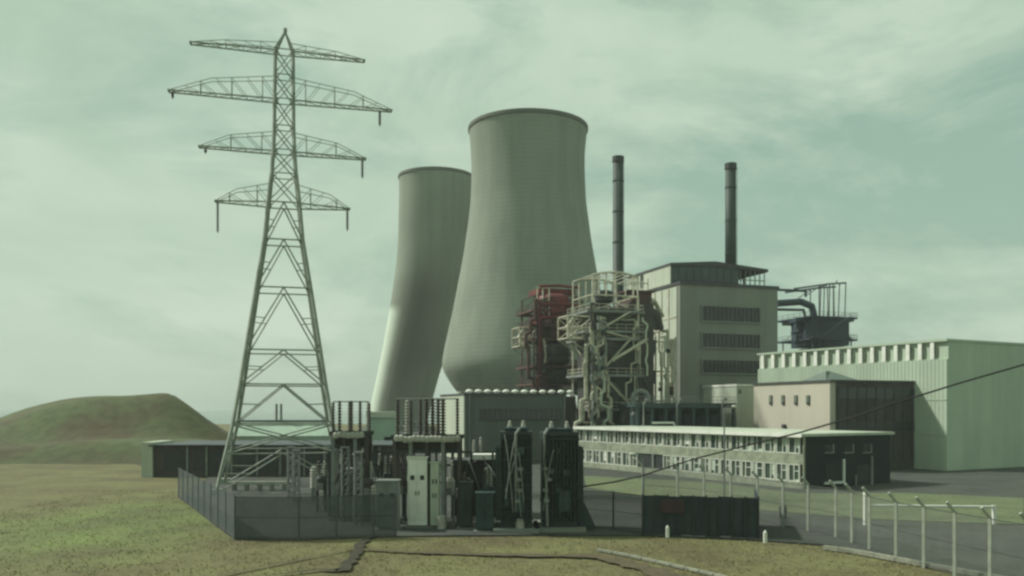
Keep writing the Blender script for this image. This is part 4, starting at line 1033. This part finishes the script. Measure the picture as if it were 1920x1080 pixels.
# transformers
def transformer(x0, x1, ytop, D, label, seed, flip):
    rnd = random.Random(seed); s = D/F; X = lambda p: (p-960)*s; Zp = lambda y: HC-(y-YH)*s
    xa, xb = X(x0), X(x1); xc = (xa+xb)/2; wd = xb-xa; H = Zp(ytop); dp = 3.0
    t = thing('transformer', (xc, D, 0), label, 'transformer', 'dark green transformers')
    b = MB(); b.box((xc, D+dp/2, H*.5-.1), (wd*.94, dp, H*.92)); b.build('tank', 'trafo', t)
    b = MB()
    n = int(wd/.22)
    for i in range(n): b.box((xa+.08+(wd-.16)*i/(n-1), D-.12, H*.5), (.06, .5, H*.78))
    for z in (H*.12, H*.88): b.bar((xa, D-.1, z), (xb, D-.1, z), .1, 8)
    for z in np.linspace(H*.2, H*.8, 6): b.box((xc, D-.12, z), (wd*.98, .36, .05))
    b.build('radiator', 'trafo', t)
    b = MB()
    for i in range(9): b.box((xb+.1 if flip else xa-.1, D+.3+i*.3, H*.45), (.4, .07, H*.7))
    b.build('radiator', 'trafo', t)
    b = MB(); b.box((xc, D+dp/2-.1, H*.93), (wd*.96, dp+.3, .22)); b.box((xc, D+dp/2, H*.965), (wd*.7, dp*.8, .2)); b.build('cover', 'trafo', t)
    for k in range(2):
        b = MB(); x = xa+wd*(.3+.42*k); b.lathe([(.2, 0), (.3, .04), (.3, .16), (.16, .22)], (x, D+.5, H*.96), 12); b.build('turret', 'bluegreen', t)
        b = MB(); insulator(b, Vector((x, D+1.6, H*.97)), .32, .12); b.build('bushing', 'insulpale', t)
    b = MB(); p = X(x0+(30 if not flip else 6)); pts = [Vector((p+.25, D-.1, H*.98)), Vector((p, D-.5, H*.93)), Vector((p, D-.5, H*.62)), Vector((p+(.12 if flip else 0), D-.5, H*.5)), Vector((p+(.2 if flip else 0), D-.5, .4 if flip else H*.2))]
    b.tube(pts, .085, 8); b.build('pipe', 'grey', t)
    b = MB()
    for k in range(4): b.lathe([(.1, -.12), (.2, -.08), (.2, .08), (.1, .12)], (p+.1+rnd.uniform(-.1, .35), D-.5, H*(.3+.1*k)), 8)
    b.build('valve', 'grey', t)
    b = MB(); b.box((xc+wd*.1, D-.45, H*.3), (wd*.3, .25, H*.2)); b.build('marshalling_box', 'bluegreen', t)
    for k in range(5):
        b = MB(); x0_ = xa+wd*rnd.uniform(.1, .9); z0_ = H*rnd.uniform(.75, .98); x1_ = x0_+rnd.uniform(-.9, .9); z1_ = H*rnd.uniform(.1, .45)
        b.tube([Vector((x0_+(x1_-x0_)*q/6, D-.55-.12*math.sin(q*.52), z0_+(z1_-z0_)*(q/6)**1.4)) for q in range(7)], .035, 5); b.build('hose', rnd.choice(['cable', 'grey', 'grey']), t)
    for k in range(3):
        b = MB(); b.box((xa+wd*rnd.uniform(.15, .85), D-.5, H*rnd.uniform(.2, .85)), (rnd.uniform(.2, .45), .25, rnd.uniform(.2, .5))); b.build('relay_box', rnd.choice(['grey', 'bluegreen', 'slate']), t)
    b = MB(); b.box((xc, D+dp/2, .12), (wd+.8, dp+1.4, .3)); b.build('plinth', 'concrete', t)
    if flip:
        b = MB(); b.add([(xb, D+.3, .25), (xb+1.1, D+.3, .25), (xb, D+.3, 2.6), (xb, D+1.3, .25), (xb+1.1, D+1.3, .25), (xb, D+1.3, 2.6)], [(0, 1, 2), (3, 5, 4), (0, 2, 5, 3), (1, 4, 5, 2), (0, 3, 4, 1)]); b.build('skirt', 'trafo', t)
# overhead pipework gantry tying the racks together
rg = random.Random(31)
D = 62.5; s = D/F; X = lambda p: (p-960)*s; Zp = lambda y: HC-(y-YH)*s
t = thing('pipe_gantry', (X(770), D, 0), 'dark steel gantry of crossing bars and leads running behind the cabinets and breakers', 'gantry')
for px in (618, 646, 682, 716, 756, 818, 848, 884, 924):
    b = MB(); b.box((X(px), D, Zp(848)/2), (.16, .2, Zp(848))); b.build('post', rg.choice(['dark', 'dark', 'grey', 'brown']), t)
for y_ in (848, 872, 905):
    b = MB(); b.box((X(771), D+.02*y_/100, Zp(y_)), (X(928)-X(614), .14, .16)); b.build('beam', 'dark', t)
for k in range(18):
    b = MB(); xa, xb = rg.uniform(616, 920), rg.uniform(-26, 26); ya, yb = rg.uniform(846, 875), rg.uniform(890, 950)
    b.tube([Vector((X(xa+xb*q/5), D-.4-.5*math.sin(q*.6), Zp(ya+(yb-ya)*(q/5)**1.3))) for q in range(6)], rg.choice([.04, .06, .1]), 5); b.build('lead', rg.choice(['cable', 'dark', 'insulpale', 'grey']), t)
for k in range(12):
    b = MB(); p = Vector((X(rg.uniform(618, 925)), D-.2, Zp(rg.choice([848, 872])))); insulator(b, p, rg.uniform(.5, 1.0), .1); b.build('insulator', rg.choice(['insul', 'insulpale']), t)
transformer(937, 999, 799, 55.0, 'left of the two tall dark green transformers, with a straight grey pipe', 3, False)
transformer(1014, 1086, 800, 55.4, 'right of the two tall dark green transformers, with a flared skirt', 7, True)

# ------------------------------------------------------------ fences
def fence(pts, h, m, label, step, pm, crank=None, r=.06, z0=0, name='fence'):
    t = thing(name, pts[0], label, 'fence'); uvpanel('wire_mesh', pts, h, m, t, z0)
    s = 0
    b0 = MB()
    for a, c in zip(pts[:-1], pts[1:]):
        for z in (h*.5, h-.03, .1): b0.bar(a+Vector((0, 0, z)), c+Vector((0, 0, z)), .018, 4)
    b0.build('straining_wire', 'dark', t)
    P = []
    for a, c in zip(pts[:-1], pts[1:]):
        n = max(1, round((c-a).length/step))
        for i in range(n): P.append(a.lerp(c, i/n))
    P.append(pts[-1])
    for p in P:
        b = MB(); b.bar(p-Vector((0, 0, .1)), p+Vector((0, 0, h+.05)), r, 4)
        if crank: b.bar(p+Vector((0, 0, h+.02)), p+Vector((crank[0], crank[1], h+.05+crank[2])), r*.9, 4)
        b.build('post', pm, t)
    return t
fence([Vector(p) for p in (G(335, 931), G(440, 1010), G(560, 1011), G(700, 1006), G(742, 1005))], 2.6, 'mesh_dense', 'dense slate grey mesh fence closing the substation on the left', 3.0, 'slate')
fence([Vector(p) for p in (G(1092, 990), G(1150, 994), G(1205, 1003))], 2.5, 'mesh_mid', 'dark green mesh fence between the transformers and the dark boarded fence', 2.4, 'dark')
fence([G(1205, 942), G(1270, 948), G(1320, 955), G(1370, 965), G(1420, 975), G(1468, 988), G(1515, 996), G(1567, 1007), G(1630, 1030), G(1680, 1047), G(1790, 1078), G(1930, 1115)], 3.0, 'mesh_light', 'chain link security fence with pale cranked concrete posts at the right', 2.7, 'fpost', crank=(-.38, 0, .45), r=.1, name='security_fence')
# dark panel enclosure
a, c = G(1205, 1003), G(1422, 1010)
t = thing('boarded_fence', a, 'dark boarded fence with a faint red patch in front of the office', 'fence')
d = c-a; ang = math.atan2(d.y, d.x); n = 9
for i in range(n):
    b = MB(); m_ = a.lerp(c, (i+.5)/n); b.box((m_.x, m_.y, 1.28+.03*math.sin(i*2.3)), (d.length/n-.02, .06, 2.45), ang)
    b.build('panel', 'board', t)
for i in range(n+1):
    b = MB(); p = a.lerp(c, i/n); b.box((p.x, p.y-.05, 1.30), (.08, .1, 2.6), ang); b.build('post', 'dark', t)
b = MB(); p = a.lerp(c, .26); b.box((p.x, p.y-.13, 1.85), (1.5, .05, .8), ang); b.build('red_board', mat('faded red board', (.065, .034, .034), (.045, .03, .03), 1.2), t)
b = MB(); e = c+Vector((1.5, 6, 0)); q = e-c; b.box(((c.x+e.x)/2, (c.y+e.y)/2, 1.25), (q.length, .1, 2.5), math.atan2(q.y, q.x)); b.build('return_panel', 'board', t)

# marker posts
for px, py, lb in ((1250, 1002, 'small white marker post at the foot of the dark boarded fence'), (1432, 1012, 'small white marker post just right of the dark boarded fence')):
    p = G(px, py+4); b = MB(); b.box((p.x, p.y-.3, .3), (.18, .18, .62)); b.lathe([(.1, 0), (.05, .1), (0, .14)], (p.x, p.y-.3, .61), 8)
    tag(b.build('marker_post', 'whitep'), lb, 'post', 'small white marker posts')
# white barrier
p = G(1624, 985); t = thing('barrier_gate', p, 'white barrier rail on a stout post near the right edge behind the fence', 'gate')
b = MB(); b.box((p.x, p.y, 1.1), (.3, .3, 2.3)); b.build('post', 'whitep', t)
b = MB(); b.bar((p.x, p.y, 1.35), (p.x+9, p.y+.5, 1.2), .09, 8); b.build('rail', 'whitep', t)
b = MB(); b.box((p.x+9, p.y+.5, .65), (.2, .2, 1.3)); b.build('rest_post', 'whitep', t)
# lamp posts
def lamp_post(px, D, ytop, label, arm=1):
    x = (px-960)/F*D; z = HC-(ytop-YH)/F*D
    t = thing('lamp_post', (x, D, 0), label, 'lamp post', 'slim grey lamp posts')
    b = MB(); b.bar((x, D, 0), (x, D, z-.6), .09, 8, .06)
    for i in range(5):
        a0, a1 = math.pi*(1-i/10), math.pi*(1-(i+1)/10); rr = .6
        b.bar((x+arm*(rr+rr*math.cos(a0)), D, z-.6+rr*math.sin(a0)), (x+arm*(rr+rr*math.cos(a1)), D, z-.6+rr*math.sin(a1)), .05, 6)
    b.build('column', 'grey', t)
    b = MB(); b.lathe([(.08, .1), (.26, -.02), (.22, -.14), (0, -.18)], (x+arm*.85, D, z-.02), 10); b.build('lantern', 'pale', t)
lamp_post(1358, 75, 761, 'slim lamp post with hooked top in front of the middle of the office', 1)
lamp_post(1206, 66, 850, 'short slim lamp post behind the dark boarded fence', -1)
# overhead cable to a wooden pole beyond the right of the view
pl = Vector((31.5, 47, 0)); t = thing('utility_pole', pl, 'wooden pole beyond the right edge carrying the dark overhead cable', 'pole')
b = MB(); b.bar(pl, pl+Vector((0, 0, 10.6)), .17, 10, .12); b.build('pole', 'bark', t)
b = MB(); b.box(pl+Vector((0, 0, 10.2)), (1.6, .12, .14)); b.build('cross_piece', 'bark', t)
b = MB(); pts = []
keys = [(1088, 913, 55), (1150, 904, 54.5), (1200, 893, 54), (1250, 877, 53.5), (1300, 861, 53), (1400, 835, 52), (1500, 811, 51), (1600, 782, 50), (1665, 760, 49.3), (1800, 718, 48.2), (1960, 672, 47.3)]
pts = [W(*k) for k in keys]+[pl+Vector((0, 0, 10.2))]
for p, q in zip(pts[:-1], pts[1:]): b.bar(p, q, .06, 6)
tag(b.build('overhead_cable', 'cable'), 'dark cable rising from the right transformer across the office windows', 'cable')

# ------------------------------------------------------------ odds and ends in the yard
def crate_pile():
    rnd = random.Random(8)
    for k, (px, py, lb) in enumerate(((975, 998, 'pale drum at the foot of the left transformer'), (1048, 990, 'pale drum at the foot of the right transformer'), (828, 992, 'pale drum below the narrow pale cabinet'), (1468, 972, 'dark drum behind the chain link fence'))):
        p = G(px, py); b = MB(); r = .28
        b.lathe([(r, 0), (r, .28), (r*1.05, .3), (r, .32), (r, .58), (r*1.05, .6), (r, .62), (r, .88), (r*.9, .88), (r*.9, .85), (0, .85)], p+Vector((0, 0, .02)), 16)
        tag(b.build('steel_drum', 'insulpale' if k < 3 else 'dark'), lb, 'drum', 'steel drums in the yard')
crate_pile()

# ------------------------------------------------------------ thin haze: one closed box round everything
hb = MB(); hb.box((0, 1750, 60), (5300, 3900, 124.6))
hm = bpy.data.materials.new('haze air'); hm.use_nodes = True; ht = hm.node_tree; ht.nodes.clear()
ho = ht.nodes.new('ShaderNodeOutputMaterial'); hv = ht.nodes.new('ShaderNodeVolumePrincipled')
hv.inputs['Density'].default_value = .0003; hv.inputs['Color'].default_value = (.9, .97, .92, 1)
ht.links.new(hv.outputs[0], ho.inputs['Volume']); M['haze'] = hm
tag(hb.build('haze', 'haze'), 'thin pale haze filling the air between the plant and the sea', 'haze', kind='stuff')
